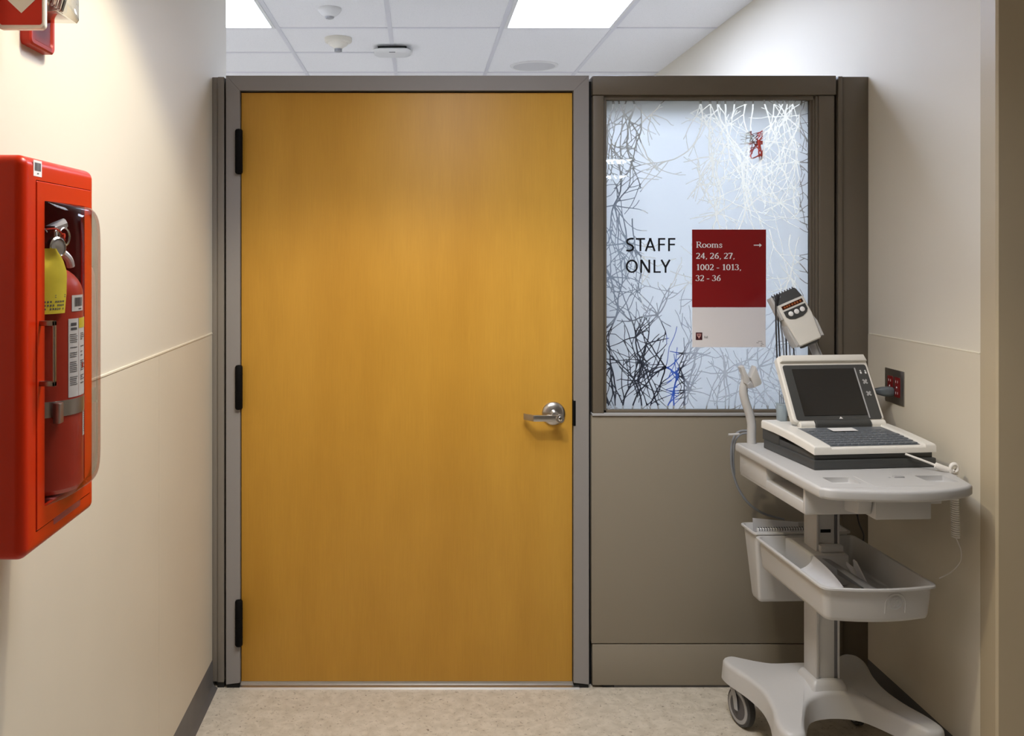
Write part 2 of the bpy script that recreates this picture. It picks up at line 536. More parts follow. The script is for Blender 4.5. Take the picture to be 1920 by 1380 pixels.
# ------------------------------------------------------------------ lights
def troffer(x0, x1, y0, y1, label, m, group):
    o = root('ceiling_light', ((x0 + x1) / 2, (y0 + y1) / 2, CEIL), label, 'ceiling light', group=group)
    f = MB()
    for a in ((x0, x1, y0, y0 + 0.018), (x0, x1, y1 - 0.018, y1), (x0, x0 + 0.018, y0 + 0.018, y1 - 0.018), (x1 - 0.018, x1, y0 + 0.018, y1 - 0.018)):
        f.box(a[0], a[1], a[2], a[3], CEIL - 0.008, CEIL)
    f.build('frame', M['white'], o, world=True)
    MB().box(x0 + 0.018, x1 - 0.018, y0 + 0.018, y1 - 0.018, CEIL - 0.005, CEIL - 0.001).build('diffuser', m, o, world=True)
    return o
GL = 'troffers in the room behind the partition'
troffer(0.459, 1.045, 3.76, 4.954, 'lit rectangular ceiling panel above the frosted window, right of the two', M['diff_cool'], GL)
troffer(-1.371, -0.785, 3.76, 4.954, 'lit rectangular ceiling panel at the left wall corner, left of the two', M['diff_cool'], GL)
troffer(2.2, 2.8, 11.9, 12.5, 'small bright ceiling panel glimpsed through the clear twigs, nearer one', M['diff_cool'], GL)
troffer(2.4, 3.3, 14.4, 15.0, 'small bright ceiling panel glimpsed through the clear twigs, farther one', M['diff_cool'], GL)
for x_, y_ in ((-1.371, 6.2), (0.459, 6.81), (-3.2, 3.76), (-3.2, 6.2), (-1.371, 9.25)):  # unseen panels, added so their bounce brightens the far ceiling and the film
    troffer(x_, x_ + 0.586, y_ + 0.62, y_ + 1.814, 'unseen ceiling panel added to brighten the far room', M['diff_cool'], 'added unseen troffers of the far room')
HALL = troffer(-0.02, 0.566, 1.32, 2.514, 'lit ceiling panel of the corridor in front of the door', M['diff_warm'], 'troffers of the corridor')

dl = root('recessed_downlight', (-0.06, 1.85, CEIL), 'round recessed ceiling downlight in front of the wooden door', 'ceiling light')
MB().lathe([(0.075, 0), (0.092, 0), (0.092, -0.004), (0.075, -0.008), (0.075, 0)], (-0.06, 1.85, CEIL), seg=40, cap=False).build('trim_ring', M['white'], dl, world=True)
MB().lathe([(0.0745, -0.001), (0.0745, -0.003)], (-0.06, 1.85, CEIL), seg=40).build('lens', M['lampface'], dl, world=True)
sp = bpy.data.lights.new('downlight_lamp', 'SPOT')
sp.energy = SPOT_W
sp.color = WARM
sp.spot_size = R(114)
sp.spot_blend = 0.28
sp.shadow_soft_size = 0.035
so = bpy.data.objects.new('downlight_lamp', sp)
COL.objects.link(so)
so.parent = dl
so.location = (0, 0, -0.02)

al = bpy.data.lights.new('troffer_tubes', 'AREA')
al.shape = 'RECTANGLE'; al.size = 0.54; al.size_y = 1.15
al.energy = HALL_W
al.color = NEUTRAL
al.spread = R(132)
ao = bpy.data.objects.new('troffer_tubes', al)
COL.objects.link(ao)
ao.parent = HALL
ao.location = (0, 0, -0.012)

# ------------------------------------------------------------------ partition: posts, door, window
YB = YP + 0.11
st(MB().box(XL, wx(408), YP + 0.006, YB, 0.02, wz(144), 0.002).box(wx(408), wx(420), YP, YB, 0.02, wz(144), 0.002), 'trim_7', M['post'])
st(MB().box(XL + 0.02, wx(420), YP + 0.004, YB - 0.01, 0.0, 0.02), 'trim_8', M['black'])
st(MB().box(wx(419), wx(425), YP + 0.03, YB, 0.0, wz(150)).box(wx(1103), wx(1112), YP + 0.03, YB, 0.0, wz(150)).box(wx(1567), wx(1573), YP + 0.03, YB, 0.0, wz(150)), 'trim_9', M['black'])
st(MB().box(wx(1572), wx(1580), YP, YB, 0.02, wz(143), 0.0015).box(wx(1580), XR, YP + 0.008, YB, 0.02, wz(143), 0.002).box(wx(1575), XR - 0.03, YP + 0.012, YB - 0.01, 0, 0.02), 'trim_10', M['wframe'])

door = structure('door_1', (wx(762), YP + 0.02, 0), 'honey-coloured flush wooden door in a grey metal frame', 'door')
XF0, XF1, XD0, XD1 = wx(424), wx(1104), wx(450), wx(1075.5)
ZT, ZD = wz(142), wz(170)
f = MB()
def mitre(poly):  # poly in (x,z)
    f.prism(poly, YP - 0.004, YB, axis='Y', bev=0.0015, seg=1)
f.prism([(XF0, 0.014), (XD0, 0.020), (XD0, ZD), (XF0, ZT)], YP - 0.004, YB, axis='Y', bev=0.0012, seg=1)
f.prism([(XF1, 0.014), (XF1, ZT), (XD1, ZD), (XD1, 0.020)], YP - 0.004, YB, axis='Y', bev=0.0012, seg=1)
f.prism([(XF0, ZT), (XD0, ZD), (XD1, ZD), (XF1, ZT)], YP - 0.004, YB, axis='Y', bev=0.0012, seg=1)
f.build('door_frame', M['dframe'], door, world=True)
MB().box(XD0 - 0.002, XD1 + 0.002, YP + 0.055, YP + 0.085, 0.012, ZD + 0.002).build('door_stop', M['black'], door, world=True)
XW0, XW1, ZW0, ZW1 = wx(451.5), wx(1073.8), wz(1280), wz(173)
leaf = MB().box(XW0, XW1, YP + 0.010, YP + 0.054, ZW0, ZW1, 0.0015).build('door_leaf', M['wood'], door, world=True)
ff = MB()
ff.box(XF0 + 0.002, XD0 - 0.001, YP + 0.002, YB - 0.02, 0, 0.016).box(XD1 + 0.001, XF1 - 0.002, YP + 0.002, YB - 0.02, 0, 0.016)
ff.build('frame_foot', M['black'], door, world=True)
MB().prism([(YP - 0.012, 0), (YP - 0.008, 0.006), (YP + 0.01, 0.010), (YP + 0.10, 0.010), (YP + 0.10, 0)], XD0, XD1 + 0.02, axis='X').box(XD0, XD1, YP + 0.012, YP + 0.05, 0.010, ZW0 - 0.001).build('threshold', M['alu'], door, world=True)
for py0, py1 in ((242, 327), (684, 768), (1123, 1211)):
    h = MB()
    z0, z1 = wz(py1), wz(py0)
    xh = wx(448.5)
    rr = 0.0135
    h.lathe([(0.004, z0), (rr - 0.003, z0 + 0.002), (rr, z0 + 0.007), (rr, z1 - 0.007), (rr - 0.003, z1 - 0.002), (0.004, z1)], (xh, YP - 0.006, 0), seg=20)
    for q in (0.2, 0.4, 0.6, 0.8):
        zz = z0 + (z1 - z0) * q
        h.lathe([(rr + 0.0006, zz - 0.0007), (rr + 0.0006, zz + 0.0007)], (xh, YP - 0.006, 0), seg=20)
    h.build('hinge', M['blackm'], door, world=True)
# lever handle
hx, hz = wx(1038.5), wz(776)
hd = MB().lathe([(0.0425, 0), (0.0425, 0.004), (0.040, 0.008), (0.030, 0.013), (0.016, 0.016), (0.014, 0.03), (0.014, 0.045), (0.012, 0.047)], (hx, YP + 0.010, hz), (0, -1, 0), 40).build('handle_rose', M['steel'], door, world=True)
lv = MB()
xe, xk, xt = wx(1050), wx(997), wx(981)
y_out = YP + 0.010 - 0.056
zt, zb = hz + 0.004, hz - 0.019
prof_l = [(xe - 0.004, y_out - 0.006), (xk, y_out - 0.006), (xt, y_out + 0.030), (xt, y_out + 0.040), (xk + 0.003, y_out + 0.006), (xe - 0.004, y_out + 0.008)]
lv.prism(prof_l, zb, zt, axis='Z', bev=0.003, seg=2)
lv.lathe([(0.0155, 0), (0.0155, 0.016), (0.013, 0.019)], (wx(1046), y_out + 0.009, hz - 0.008), (0, -1, 0), 24)
lo = lv.build('lever', M['steel'], door, world=True)
ky = MB().lathe([(0.008, 0), (0.008, 0.002), (0.0065, 0.003)], (wx(1046), y_out - 0.010, hz - 0.008), (0, -1, 0), 20)
ky.build('key_cylinder', M['chrome'], lo, world=True)
MB().box(wx(1046) - 0.001, wx(1046) + 0.001, y_out - 0.0145, y_out - 0.010, hz - 0.014, hz - 0.003).build('keyhole', M['black'], lo, world=True)
MB().box(wx(1073.8), wx(1079), YP - 0.006, YP + 0.03, wz(798), wz(751), 0.001).build('strike_plate', M['blackm'], door, world=True)

# window unit
win = structure('window_1', (wx(1340), YP + 0.03, 0), 'partition bay with frosted twig-pattern window over a taupe panel', 'window')
WX0, WX1 = wx(1111), wx(1567)
GX0, GX1, GZ0, GZ1 = wx(1139), wx(1523), wz(770), wz(186)
f = MB()
f.box(WX0, WX1, YP - 0.004, YB, wz(178), wz(142), 0.0025)                     # header
f.box(WX0 + 0.001, wx(1133), YP, YB, wz(777), wz(178.5), 0.005, 3)             # left stile
f.box(wx(1536), WX1 - 0.003, YP, YB, wz(777), wz(178.5), 0.005, 3)
f.build('window_frame', M['wframe'], win, world=True)
s = MB()
s.box(wx(1133), wx(1139), YP + 0.014, YB, wz(776), wz(179), 0.002)
s.box(wx(1531), wx(1536), YP + 0.006, YB, wz(776), wz(179), 0.002)
s.box(wx(1527), wx(1531), YP + 0.012, YB, wz(776), wz(179), 0.001)
s.box(wx(1523), wx(1527), YP + 0.018, YB, wz(776), wz(179), 0.001)
s.box(wx(1133), wx(1531), YP + 0.012, YB, wz(186), wz(178), 0.002)
s.box(wx(1133), wx(1531), YP + 0.014, YB, wz(775), wz(770), 0.001)
s.build('glazing_stop', M['wframe'], win, world=True)
MB().box(WX0 - 0.002, wx(1536), YP - 0.006, YP + 0.06, wz(779.5), wz(775), 0.0015).build('window_sill', M['cartg'], win, world=True)
MB().box(wx(1109), WX1, YP, YB, wz(1206.5), wz(780), 0.002).build('lower_panel', M['wpanel'], win, world=True)
MB().box(wx(1111), WX1, YP, YB, wz(1285), wz(1208.5), 0.002).build('kick_panel', M['wpanel'], win, world=True)
MB().box(WX0, WX1, YP + 0.02, YB, 0.0, wz(779)).box(wx(1130), wx(1152), YP + 0.003, YP + 0.03, 0.003, 0.018).build('shadow_gap', M['black'], win, world=True)
MB().box(wx(1150), WX1 + 0.03, YP + 0.005, YB, 0.0, 0.0145).build('floor_track', M['base_grey'], win, world=True)
MB().box(GX0, GX1, YP + 0.030, YP + 0.036, GZ0, GZ1).build('pane', M['glass'], win, world=True)

# frosted film with clear twigs: signed distance to the nearest twig stored per vertex
def film():
    rnd = random.Random(21)
    segs = []
    W_, H_ = GX1 - GX0, GZ1 - GZ0
    def branch(x, z, ang, length, w, depth):
        n = max(2, int(length / 0.020))
        step = length / n
        for i in range(n):
            w1 = max(0.00125, w * (1 - 0.55 * (i + 1) / n))
            a2 = ang + rnd.uniform(-0.24, 0.24)
            x2, z2 = x + math.cos(a2) * step, z + math.sin(a2) * step
            segs.append((x, z, x2, z2, max(0.00125, w * (1 - 0.55 * i / n)), w1))
            x, z = x2, z2
            ang = a2 + rnd.uniform(-0.05, 0.05)
            if depth < 3 and rnd.random() < (0.28 if depth < 2 else 0.15):
                sgn = rnd.choice((-1, 1))
                branch(x, z, ang + sgn * rnd.uniform(0.35, 0.8), length * rnd.uniform(0.22, 0.5), w1 * 0.75, depth + 1)
    # knots that twigs radiate from, long stems hanging from above and growing from below
    def F_(px, py): return ((px - 1139) * K, (770 - py) * K)
    knots = [(1155, 384, 1.0), (1150, 268, .7), (1178, 455, .8), (1148, 520, .7), (1159, 596, 1.1), (1197, 634, 1.0), (1238, 592, 1.1), (1216, 648, .8), (1150, 690, .9), (1252, 690, 1.0), (1200, 716, .8),
             (1225, 212, .7), (1342, 292, .9), (1360, 240, .8), (1398, 306, 1.0), (1430, 262, .8), (1480, 214, 1.0), (1500, 300, .8), (1470, 380, .9), (1405, 390, .9), (1350, 400, .8), (1318, 345, .6),
             (1365, 702, 1.0), (1312, 664, .7), (1430, 690, .8), (1490, 520, .9), (1462, 600, .9), (1505, 640, .8), (1300, 735, .6), (1330, 560, .8), (1400, 520, .8)]
    for px, py, q in knots:
        x, z = F_(px, py)
        for a in (-1.62, -1.3, -1.95, -0.8, -2.45, -0.15, 3.3, 0.75, 2.4, 1.35, 1.8):
            steep = abs(math.sin(a))
            L_ = q * (rnd.uniform(0.16, 0.27) if steep > 0.9 else rnd.uniform(0.07, 0.14))
            if rnd.random() < 0.62:
                branch(x, z, a + rnd.uniform(-0.15, 0.15), L_, rnd.uniform(0.0018, 0.0030), 1)
    for px, py, dx, q in ((1153, 186, 2, .37), (1164, 186, 22, .30), (1180, 186, -10, .25), (1192, 186, 6, .34), (1206, 200, -6, .3), (1320, 186, 6, .45), (1338, 186, 10, .4), (1352, 186, -6, .42), (1366, 186, 14, .4),
                          (1385, 186, -8, .35), (1402, 186, 8, .42), (1420, 186, 2, .46), (1440, 186, -10, .36), (1458, 186, 8, .4), (1478, 186, -4, .4), (1496, 186, 6, .45), (1512, 186, -6, .4)):
        x, z = F_(px, py)
        branch(x, z + 0.01, -1.57 + dx / 110.0, q, rnd.uniform(0.0022, 0.0034), 1)
    for px, dx, q in ((1146, 4, .32), (1158, -4, .40), (1172, 5, .30), (1190, -6, .34), (1208, 6, .38), (1224, -4, .36), (1240, 5, .36), (1256, -3, .32), (1268, 2, .30), (1290, 5, .14), (1330, -6, .16), (1352, 4, .2), (1385, 5, .18), (1420, -4, .2), (1448, 4, .24), (1476, -5, .28), (1502, 4, .3)):
        x, z = F_(px, 772)
        branch(x, z, 1.57 + dx / 50.0, q, rnd.uniform(0.0020, 0.0032), 1)
    for px, py, a, q in ((1340, 440, -1.5, .3), (1380, 430, -1.65, .3), (1450, 430, -1.5, .3), (1490, 440, -1.6, .3), (1165, 400, -1.5, .25), (1190, 410, -1.62, .22)):
        x, z = F_(px, py)
        branch(x, z, a, q, 0.0024, 1)
    d = 0.0018
    nx, nz = int(W_ / d) + 1, int(H_ / d) + 1
    gx = np.linspace(0, W_, nx); gz = np.linspace(0, H_, nz)
    D = np.full((nz, nx), 0.03, dtype=np.float32)
    pad = 0.012
    for (x0, z0, x1, z1, w0, w1) in segs:
        a, b = np.searchsorted(gx, (min(x0, x1) - pad, max(x0, x1) + pad))
        c, e = np.searchsorted(gz, (min(z0, z1) - pad, max(z0, z1) + pad))
        if b <= a or e <= c: continue
        X, Z = np.meshgrid(gx[a:b], gz[c:e])
        dx, dz = x1 - x0, z1 - z0
        t = np.clip(((X - x0) * dx + (Z - z0) * dz) / (dx * dx + dz * dz + 1e-12), 0, 1)
        dist = np.hypot(X - (x0 + t * dx), Z - (z0 + t * dz)) - (w0 + (w1 - w0) * t)
        D[c:e, a:b] = np.minimum(D[c:e, a:b], dist)
    me = bpy.data.meshes.new('frosted_film')
    X, Z = np.meshgrid(gx, gz)
    co = np.zeros((nz * nx, 3), dtype=np.float32)
    co[:, 0] = GX0 + X.ravel() - wx(1340); co[:, 1] = (YP + 0.0375) - (YP + 0.03); co[:, 2] = GZ0 + Z.ravel()
    I = np.arange(nz * nx).reshape(nz, nx)
    F = np.stack([I[:-1, :-1], I[:-1, 1:], I[1:, 1:], I[1:, :-1]], -1).reshape(-1, 4)
    me.vertices.add(len(co)); me.vertices.foreach_set('co', co.ravel())
    me.loops.add(F.size); me.loops.foreach_set('vertex_index', F.ravel().astype(np.int32))
    me.polygons.add(len(F)); me.polygons.foreach_set('loop_start', np.arange(0, F.size, 4, dtype=np.int32))
    me.update(calc_edges=True)
    at_ = me.attributes.new('twig_distance', 'FLOAT', 'POINT')
    at_.data.foreach_set('value', D.ravel())
    me.materials.append(M['film'])
    o = bpy.data.objects.new('frosted_film', me)
    COL.objects.link(o); o.parent = win
    o['label'] = 'white frosted film with clear twig pattern'
film()

# ------------------------------------------------------------------ lettering
def arc(cx, cy, rx, ry, a0, a1, n=14):
    return [(cx + rx * math.cos(R(a0 + (a1 - a0) * i / n)), cy + ry * math.sin(R(a0 + (a1 - a0) * i / n))) for i in range(n + 1)]

LIFT = [0]
def stroke(mb, pts, w, place, taper=None):
    """flat ribbon along 2D pts; w number or list; place maps (x,y) to 3D"""
    n = len(pts)
    ws = w if isinstance(w, (list, tuple)) else [w] * n
    if len(ws) == 2 and n != 2: ws = [ws[0] + (ws[1] - ws[0]) * i / (n - 1) for i in range(n)]
    lft, rgt = [], []
    for i, p in enumerate(pts):
        a, b = pts[max(i - 1, 0)], pts[min(i + 1, n - 1)]
        t = Vector((b[0] - a[0], b[1] - a[1])).normalized()
        nn = Vector((-t.y, t.x)) * ws[i] / 2
        lft.append((p[0] + nn.x, p[1] + nn.y)); rgt.append((p[0] - nn.x, p[1] - nn.y))
    b = bmesh.new()
    LIFT[0] = (LIFT[0] + 1) % 7
    up_ = Vector((0, -0.00003 * LIFT[0], 0))
    L_ = [b.verts.new(Vector(place(*q)) + up_) for q in lft]; Q_ = [b.verts.new(Vector(place(*q)) + up_) for q in rgt]
    for i in range(n - 1):
        b.faces.new((L_[i], Q_[i], Q_[i + 1], L_[i + 1]))
    mb._take(b)

def dirw(pts, thick, thin):
    """thick on vertical travel, thin on horizontal"""
    out = []
    n = len(pts)
    for i in range(n):
        a, b = pts[max(i - 1, 0)], pts[min(i + 1, n - 1)]
        t = Vector((b[0] - a[0], b[1] - a[1])).normalized()
        out.append(thin + (thick - thin) * abs(t.y) ** 1.3)
    return out

TK, TN = 0.125, 0.055
SERIF = {   # units of cap height: (advance, [(points, width or None for directional)])
    'R': (0.72, [([(0.15, 0), (0.15, 1)], TK), ([(0.02, 0.03), (0.29, 0.03)], 0.06), ([(0.02, 0.97), (0.2, 0.97)], 0.06),
                 ([(0.15, 0.97), (0.32, 0.97)] + arc(0.32, 0.735, 0.22, 0.235, 90, -90) + [(0.15, 0.5)], None), ([(0.34, 0.5), (0.64, 0.02)], 0.14), ([(0.56, 0.03), (0.74, 0.03)], 0.06)]),
    'o': (0.56, [(arc(0.27, 0.33, 0.205, 0.30, 0, 360, 24), None)]),
    'm': (0.90, [([(0.14, 0), (0.14, 0.64)], 0.13), ([(0.03, 0.6), (0.16, 0.65)], 0.06), (arc(0.29, 0.42, 0.15, 0.2, 170, 0), None), ([(0.44, 0.45), (0.44, 0)], 0.13),
                 (arc(0.59, 0.42, 0.15, 0.2, 170, 0), None), ([(0.74, 0.45), (0.74, 0)], 0.13), ([(0.03, 0.03), (0.25, 0.03)], 0.06), ([(0.34, 0.03), (0.54, 0.03)], 0.06), ([(0.64, 0.03), (0.86, 0.03)], 0.06)]),
    's': (0.44, [([(0.36, 0.46), (0.34, 0.58), (0.22, 0.63), (0.11, 0.57), (0.10, 0.46), (0.2, 0.37), (0.32, 0.29), (0.37, 0.18), (0.31, 0.06), (0.2, 0.02), (0.08, 0.07), (0.06, 0.2)], 0.095)]),
    '2': (0.52, [(arc(0.24, 0.72, 0.17, 0.25, 160, -25) + [(0.30, 0.40), (0.16, 0.2), (0.06, 0.07)], None), ([(0.05, 0.055), (0.45, 0.055)], 0.12), ([(0.42, 0.03), (0.46, 0.19)], 0.06)]),
    '4': (0.54, [([(0.36, 0), (0.36, 1)], 0.13), ([(0.36, 0.95), (0.05, 0.33)], 0.07), ([(0.03, 0.31), (0.52, 0.31)], 0.10)]),
    '6': (0.54, [(arc(0.27, 0.31, 0.17, 0.27, 0, 360, 22), None), ([(0.43, 0.97), (0.28, 0.88), (0.16, 0.68), (0.10, 0.45), (0.10, 0.33)], 0.12)]),
    '7': (0.50, [([(0.05, 0.94), (0.47, 0.94)], 0.12), ([(0.05, 0.97), (0.03, 0.78)], 0.06), ([(0.45, 0.92), (0.3, 0.5), (0.2, 0.0)], 0.13)]),
    '1': (0.46, [([(0.25, 0), (0.25, 1)], 0.14), ([(0.09, 0.84), (0.27, 0.98)], 0.07), ([(0.11, 0.03), (0.40, 0.03)], 0.06)]),
    '0': (0.54, [(arc(0.27, 0.49, 0.185, 0.465, 0, 360, 26), None)]),
    '3': (0.52, [(arc(0.23, 0.76, 0.16, 0.20, 160, -80), None), (arc(0.22, 0.28, 0.20, 0.25, 90, -160), None)]),
    ',': (0.26, [([(0.13, 0.10), (0.14, 0.0), (0.08, -0.17)], [0.16, 0.03])]),
    '-': (0.42, [([(0.06, 0.36), (0.34, 0.36)], 0.10)]),
    ' ': (0.24, []),
    'B': (0.62, [([(0.15, 0), (0.15, 1)], TK), ([(0.03, 0.97), (0.3, 0.97)] + arc(0.3, 0.74, 0.18, 0.23, 90, -90), None), ([(0.1, 0.51), (0.32, 0.51)] + arc(0.32, 0.27, 0.2, 0.24, 90, -90) + [(0.03, 0.03)], None)]),
    'a': (0.50, [(arc(0.22, 0.19, 0.15, 0.17, 0, 360, 16), None), ([(0.08, 0.56), (0.2, 0.63), (0.33, 0.58), (0.37, 0.42), (0.37, 0.0)], 0.11)]),
    'l': (0.28, [([(0.14, 0), (0.14, 1)], 0.13), ([(0.03, 0.03), (0.26, 0.03)], 0.06)]),
}
def serif_text(mb, text, x, z, cap, Y, sx=1.0):
    for ch in text:
        adv, strokes = SERIF[ch]
        for pts, w in strokes:
            ww = dirw(pts, TK, TN) if w is None else w
            stroke(mb, pts, ww, lambda a, b, x=x: (x + a * cap * sx, Y, z + b * cap))
        x += adv * cap * sx
    return x

# staff only lettering on the pane
YT = YP + 0.0290
def sans(vl, ch, x0, x1, z0, z1):
    w, h = x1 - x0, z1 - z0
    t = 0.0068 / h
    k = w / h
    pl = lambda a, b: (x0 + a * h, YT, z0 + b * h)
    s_ = lambda pts, wd=t: stroke(vl, pts, wd, pl)
    if ch == 'S':
        body = [(0.985 * k - 0.02, 0.93), (0.78 * k, 0.955), (0.5 * k, 0.935), (0.2 * k, 0.86), (0.125 * k, 0.74), (0.2 * k, 0.60), (0.5 * k, 0.50), (0.8 * k, 0.40), (0.89 * k, 0.27), (0.8 * k, 0.12), (0.5 * k, 0.045), (0.22 * k, 0.045), (0.02 * k, 0.08)]
        s_([tuple(p) for p in [(v.x, v.y) for v in catmull([Vector((a, b, 0)) for a, b in body], 5)]])
    if ch == 'T': s_([(0, 1 - t * .45), (k, 1 - t * .45)], t * .92); s_([(k / 2, 0), (k / 2, 1)])
    if ch == 'A': s_([(0.06, 0), (k / 2, 0.965)]); s_([(k - 0.06, 0), (k / 2, 0.965)]); s_([(0.2 * k, 0.33), (0.8 * k, 0.33)], t * .85); s_([(k / 2 - 0.10, 0.97), (k / 2 + 0.10, 0.97)], 0.06)
    if ch == 'F': s_([(t / 2, 0), (t / 2, 1)]); s_([(0, 1 - t * .45), (k, 1 - t * .45)], t * .9); s_([(0, 0.51), (0.95 * k, 0.51)], t * .85)
    if ch == 'O': s_(arc(k / 2, 0.5, k / 2 - t / 2, 0.5 - t * .4, 0, 360, 40), dirw(arc(k / 2, 0.5, k / 2 - t / 2, 0.5 - t * .4, 0, 360, 40), t, t * .85))
    if ch == 'N': s_([(t / 2, 0), (t / 2, 1)], t * .95); s_([(k - t / 2, 0), (k - t / 2, 1)], t * .95); s_([(t * .6, 0.98), (k - t * .6, 0.02)], t * 1.1)
    if ch == 'L': s_([(t / 2, 0), (t / 2, 1)]); s_([(0, t * .43), (k, t * .43)], t * .85)
    if ch == 'Y': s_([(k / 2, 0), (k / 2, 0.46)]); s_([(0.06, 1), (k / 2, 0.42)]); s_([(k - 0.06, 1), (k / 2, 0.42)])
def L1(a): return wx(1160 + a / 13.8)
def L2(b): return wz(430 + b / 13.8)
vr = root('vinyl_lettering', (wx(1225), YT, wz(512)), 'black STAFF ONLY letters on the frosted window', 'lettering')
for word, za, zb in (((('S', 240, 445), ('T', 492, 735), ('A', 730, 1008), ('F', 1075, 1262), ('F', 1335, 1525)), 566, 222),
                     ((('O', 232, 548), ('N', 608, 870), ('L', 955, 1145), ('Y', 1140, 1400)), 1130, 788)):
    vm = MB()
    for ch, a, b in word:
        sans(vm, ch, L1(a), L1(b), L2(za), L2(zb))
    vm.build('word', M['ink'], vr, world=True, smooth=0)

# red and white room sign
sg = root('room_sign', (wx(1371), YP + 0.0295, wz(652)), 'crimson and white Rooms sign on the frosted window', 'sign')
SX0, SX1 = wx(1302), wx(1441.5)
YS = YP + 0.0255
MB().box(SX0, SX1, YS, YP + 0.0295, wz(577), wz(430), 0.0006, 1).build('red_plate', M['signred'], sg, world=True)['label'] = 'crimson upper plate with white lettering'
MB().box(SX0 + 0.0005, SX1 - 0.001, YS + 0.001, YP + 0.0295, wz(652.5), wz(577.3), 0.0005, 1).build('white_plate', M['signwhite'], sg, world=True)['label'] = 'pale lower plate with small crest'
tx = MB()
yt = YS - 0.0004
def qx(a): return wx(1290 + a / 9.856)
def qz(b): return wz(420 + b / 9.856)
cap = qz(325) - qz(438)
def fit(text, a0, a1, zb, c):
    w = sum(SERIF[ch][0] for ch in text) * c
    serif_text(tx, text, qx(a0) - 0.02 * c, qz(zb), c, yt, (qx(a1) - qx(a0)) / w * 1.03)
fit('Rooms', 190, 668, 437, cap)
cn = qz(532) - qz(642)
fit('24, 26, 27,', 185, 895, 644, cn)
fit('1002 - 1013,', 190, 1012, 855, cn)
fit('32 - 36', 180, 640, 1058, cn)
tx.build('lettering', M['whitew'], sg, world=True, smooth=0)
ta_ = MB()
stroke(ta_, [(qx(1262), qz(390)), (qx(1375), qz(390))], 0.0035, lambda a, b: (a, yt, b))
ta_.poly([(qx(1368), yt, qz(355)), (qx(1368), yt, qz(428)), (qx(1412), yt, qz(391))])
ta_.build('arrow', M['whitew'], sg, world=True, smooth=0)
cr = MB()
def cx_(a): return wx(1290 + a / 12.0)
def cz_(b): return wz(560 + b / 12.0)
cr.box(cx_(225), cx_(372), YS + 0.0004, YS + 0.001, cz_(945), cz_(775))
cro = cr.build('crest', M['crest'], sg, world=True)
tr = MB()
yy = YS + 0.0002
pl = lambda a, b: (cx_(a), yy, cz_(b))
W12 = 1.0
stroke(tr, [(297, 800), (297, 912)], 14, pl)
stroke(tr, [(262, 812), (262, 850), (275, 868), (297, 872), (319, 868), (332, 850), (332, 812)], 15, pl)
for c in (262, 297, 332): stroke(tr, [(c - 15, 810), (c + 15, 810)], 10, pl)
tr.poly([pl(275, 888), pl(319, 888), pl(297, 918)])
stroke(tr, [(280, 880), (314, 880)], 10, pl)
tr.build('trident_mark', M['pink'], cro, world=True, smooth=0)
sm = MB()
serif_text(sm, 'Ball', cx_(412), cz_(905), cz_(855) - cz_(905), YS + 0.0004, 1.05)
sm.build('name_print', M['inkg'], sg, world=True, smooth=0)
sm = MB()
for a0, a1, b_ in ((1635, 1730, 975), (1600, 1650, 1010), (1700, 1740, 1015), (1700, 1765, 1045), (1690, 1730, 1080)):
    stroke(sm, [(a0, b_), (a1, b_)], 9, lambda a, b: (cx_(a), YS + 0.0004, cz_(b)))
sm.build('fine_print', M['inkg'], sg, world=True, smooth=0)

# ------------------------------------------------------------------ ceiling fittings
p = at(618, 16, 4.576)
d1 = root('occupancy_sensor', (p.x, p.y, CEIL), 'small white dome sensor with dark lens, nearest of the ceiling fittings', 'sensor')
MB().lathe([(0.060, 0), (0.060, -0.008), (0.054, -0.018), (0.038, -0.034), (0.026, -0.042)], (p.x, p.y, CEIL), seg=40).build('housing', M['white'], d1, world=True)
MB().lathe([(0.024, -0.042), (0.020, -0.050), (0.008, -0.054)], (p.x, p.y, CEIL), seg=30).build('lens', M['cartg'], d1, world=True)
x_, y_ = -0.466, 5.21
d2 = root('smoke_detector', (x_, y_, CEIL), 'cream smoke detector with stepped vented cap on the ceiling', 'smoke detector')
MB().lathe([(0.078, 0), (0.078, -0.018), (0.074, -0.024), (0.060, -0.028)], (x_, y_, CEIL), seg=40).build('base', M['cream'], d2, world=True)
MB().lathe([(0.058, -0.026), (0.052, -0.040), (0.032, -0.052), (0.024, -0.060)], (x_, y_, CEIL), seg=40).build('cap', M['cream'], d2, world=True)
v = MB()
for k in range(3):
    v.lathe([(0.022, -0.060 - 0.007 * k), (0.022, -0.063 - 0.007 * k)], (x_, y_, CEIL), seg=30)
v.lathe([(0.016, -0.058), (0.016, -0.078)], (x_, y_, CEIL), seg=24)
v.build('vent', M['cartg'], d2, world=True)
x_, y_ = -0.163, 5.46
d3 = root('access_point', (x_, y_, CEIL), 'flat white square-round wireless access point hung on the ceiling bar', 'access point')
b_ = MB()
rings = []
for q, z in ((0.100, -0.020), (0.110, -0.025), (0.110, -0.029), (0.098, -0.037), (0.06, -0.041)):
    rings.append([(x_ + a, y_ + c, CEIL + z) for a, c in rrect(-q, q, -q, q, q * 0.45, 6)])
b_.loops(rings).build('housing', M['white'], d3, world=True)
MB().box(x_ - 0.085, x_ + 0.085, y_ - 0.06, y_ + 0.06, CEIL - 0.020, CEIL - 0.004).build('shade_bracket', M['black'], d3, world=True)  # black colour stands in for the shadow gap above the housing
MB().box(x_ - 0.018, x_ + 0.018, y_ - 0.075, y_ - 0.065, CEIL - 0.0412, CEIL - 0.038).build('status_mark', M['inkg'], d3, world=True)
x_, y_ = 0.75, 5.97
d4 = root('ceiling_speaker', (x_, y_, CEIL), 'round white perforated speaker grille set into the ceiling tile', 'speaker')
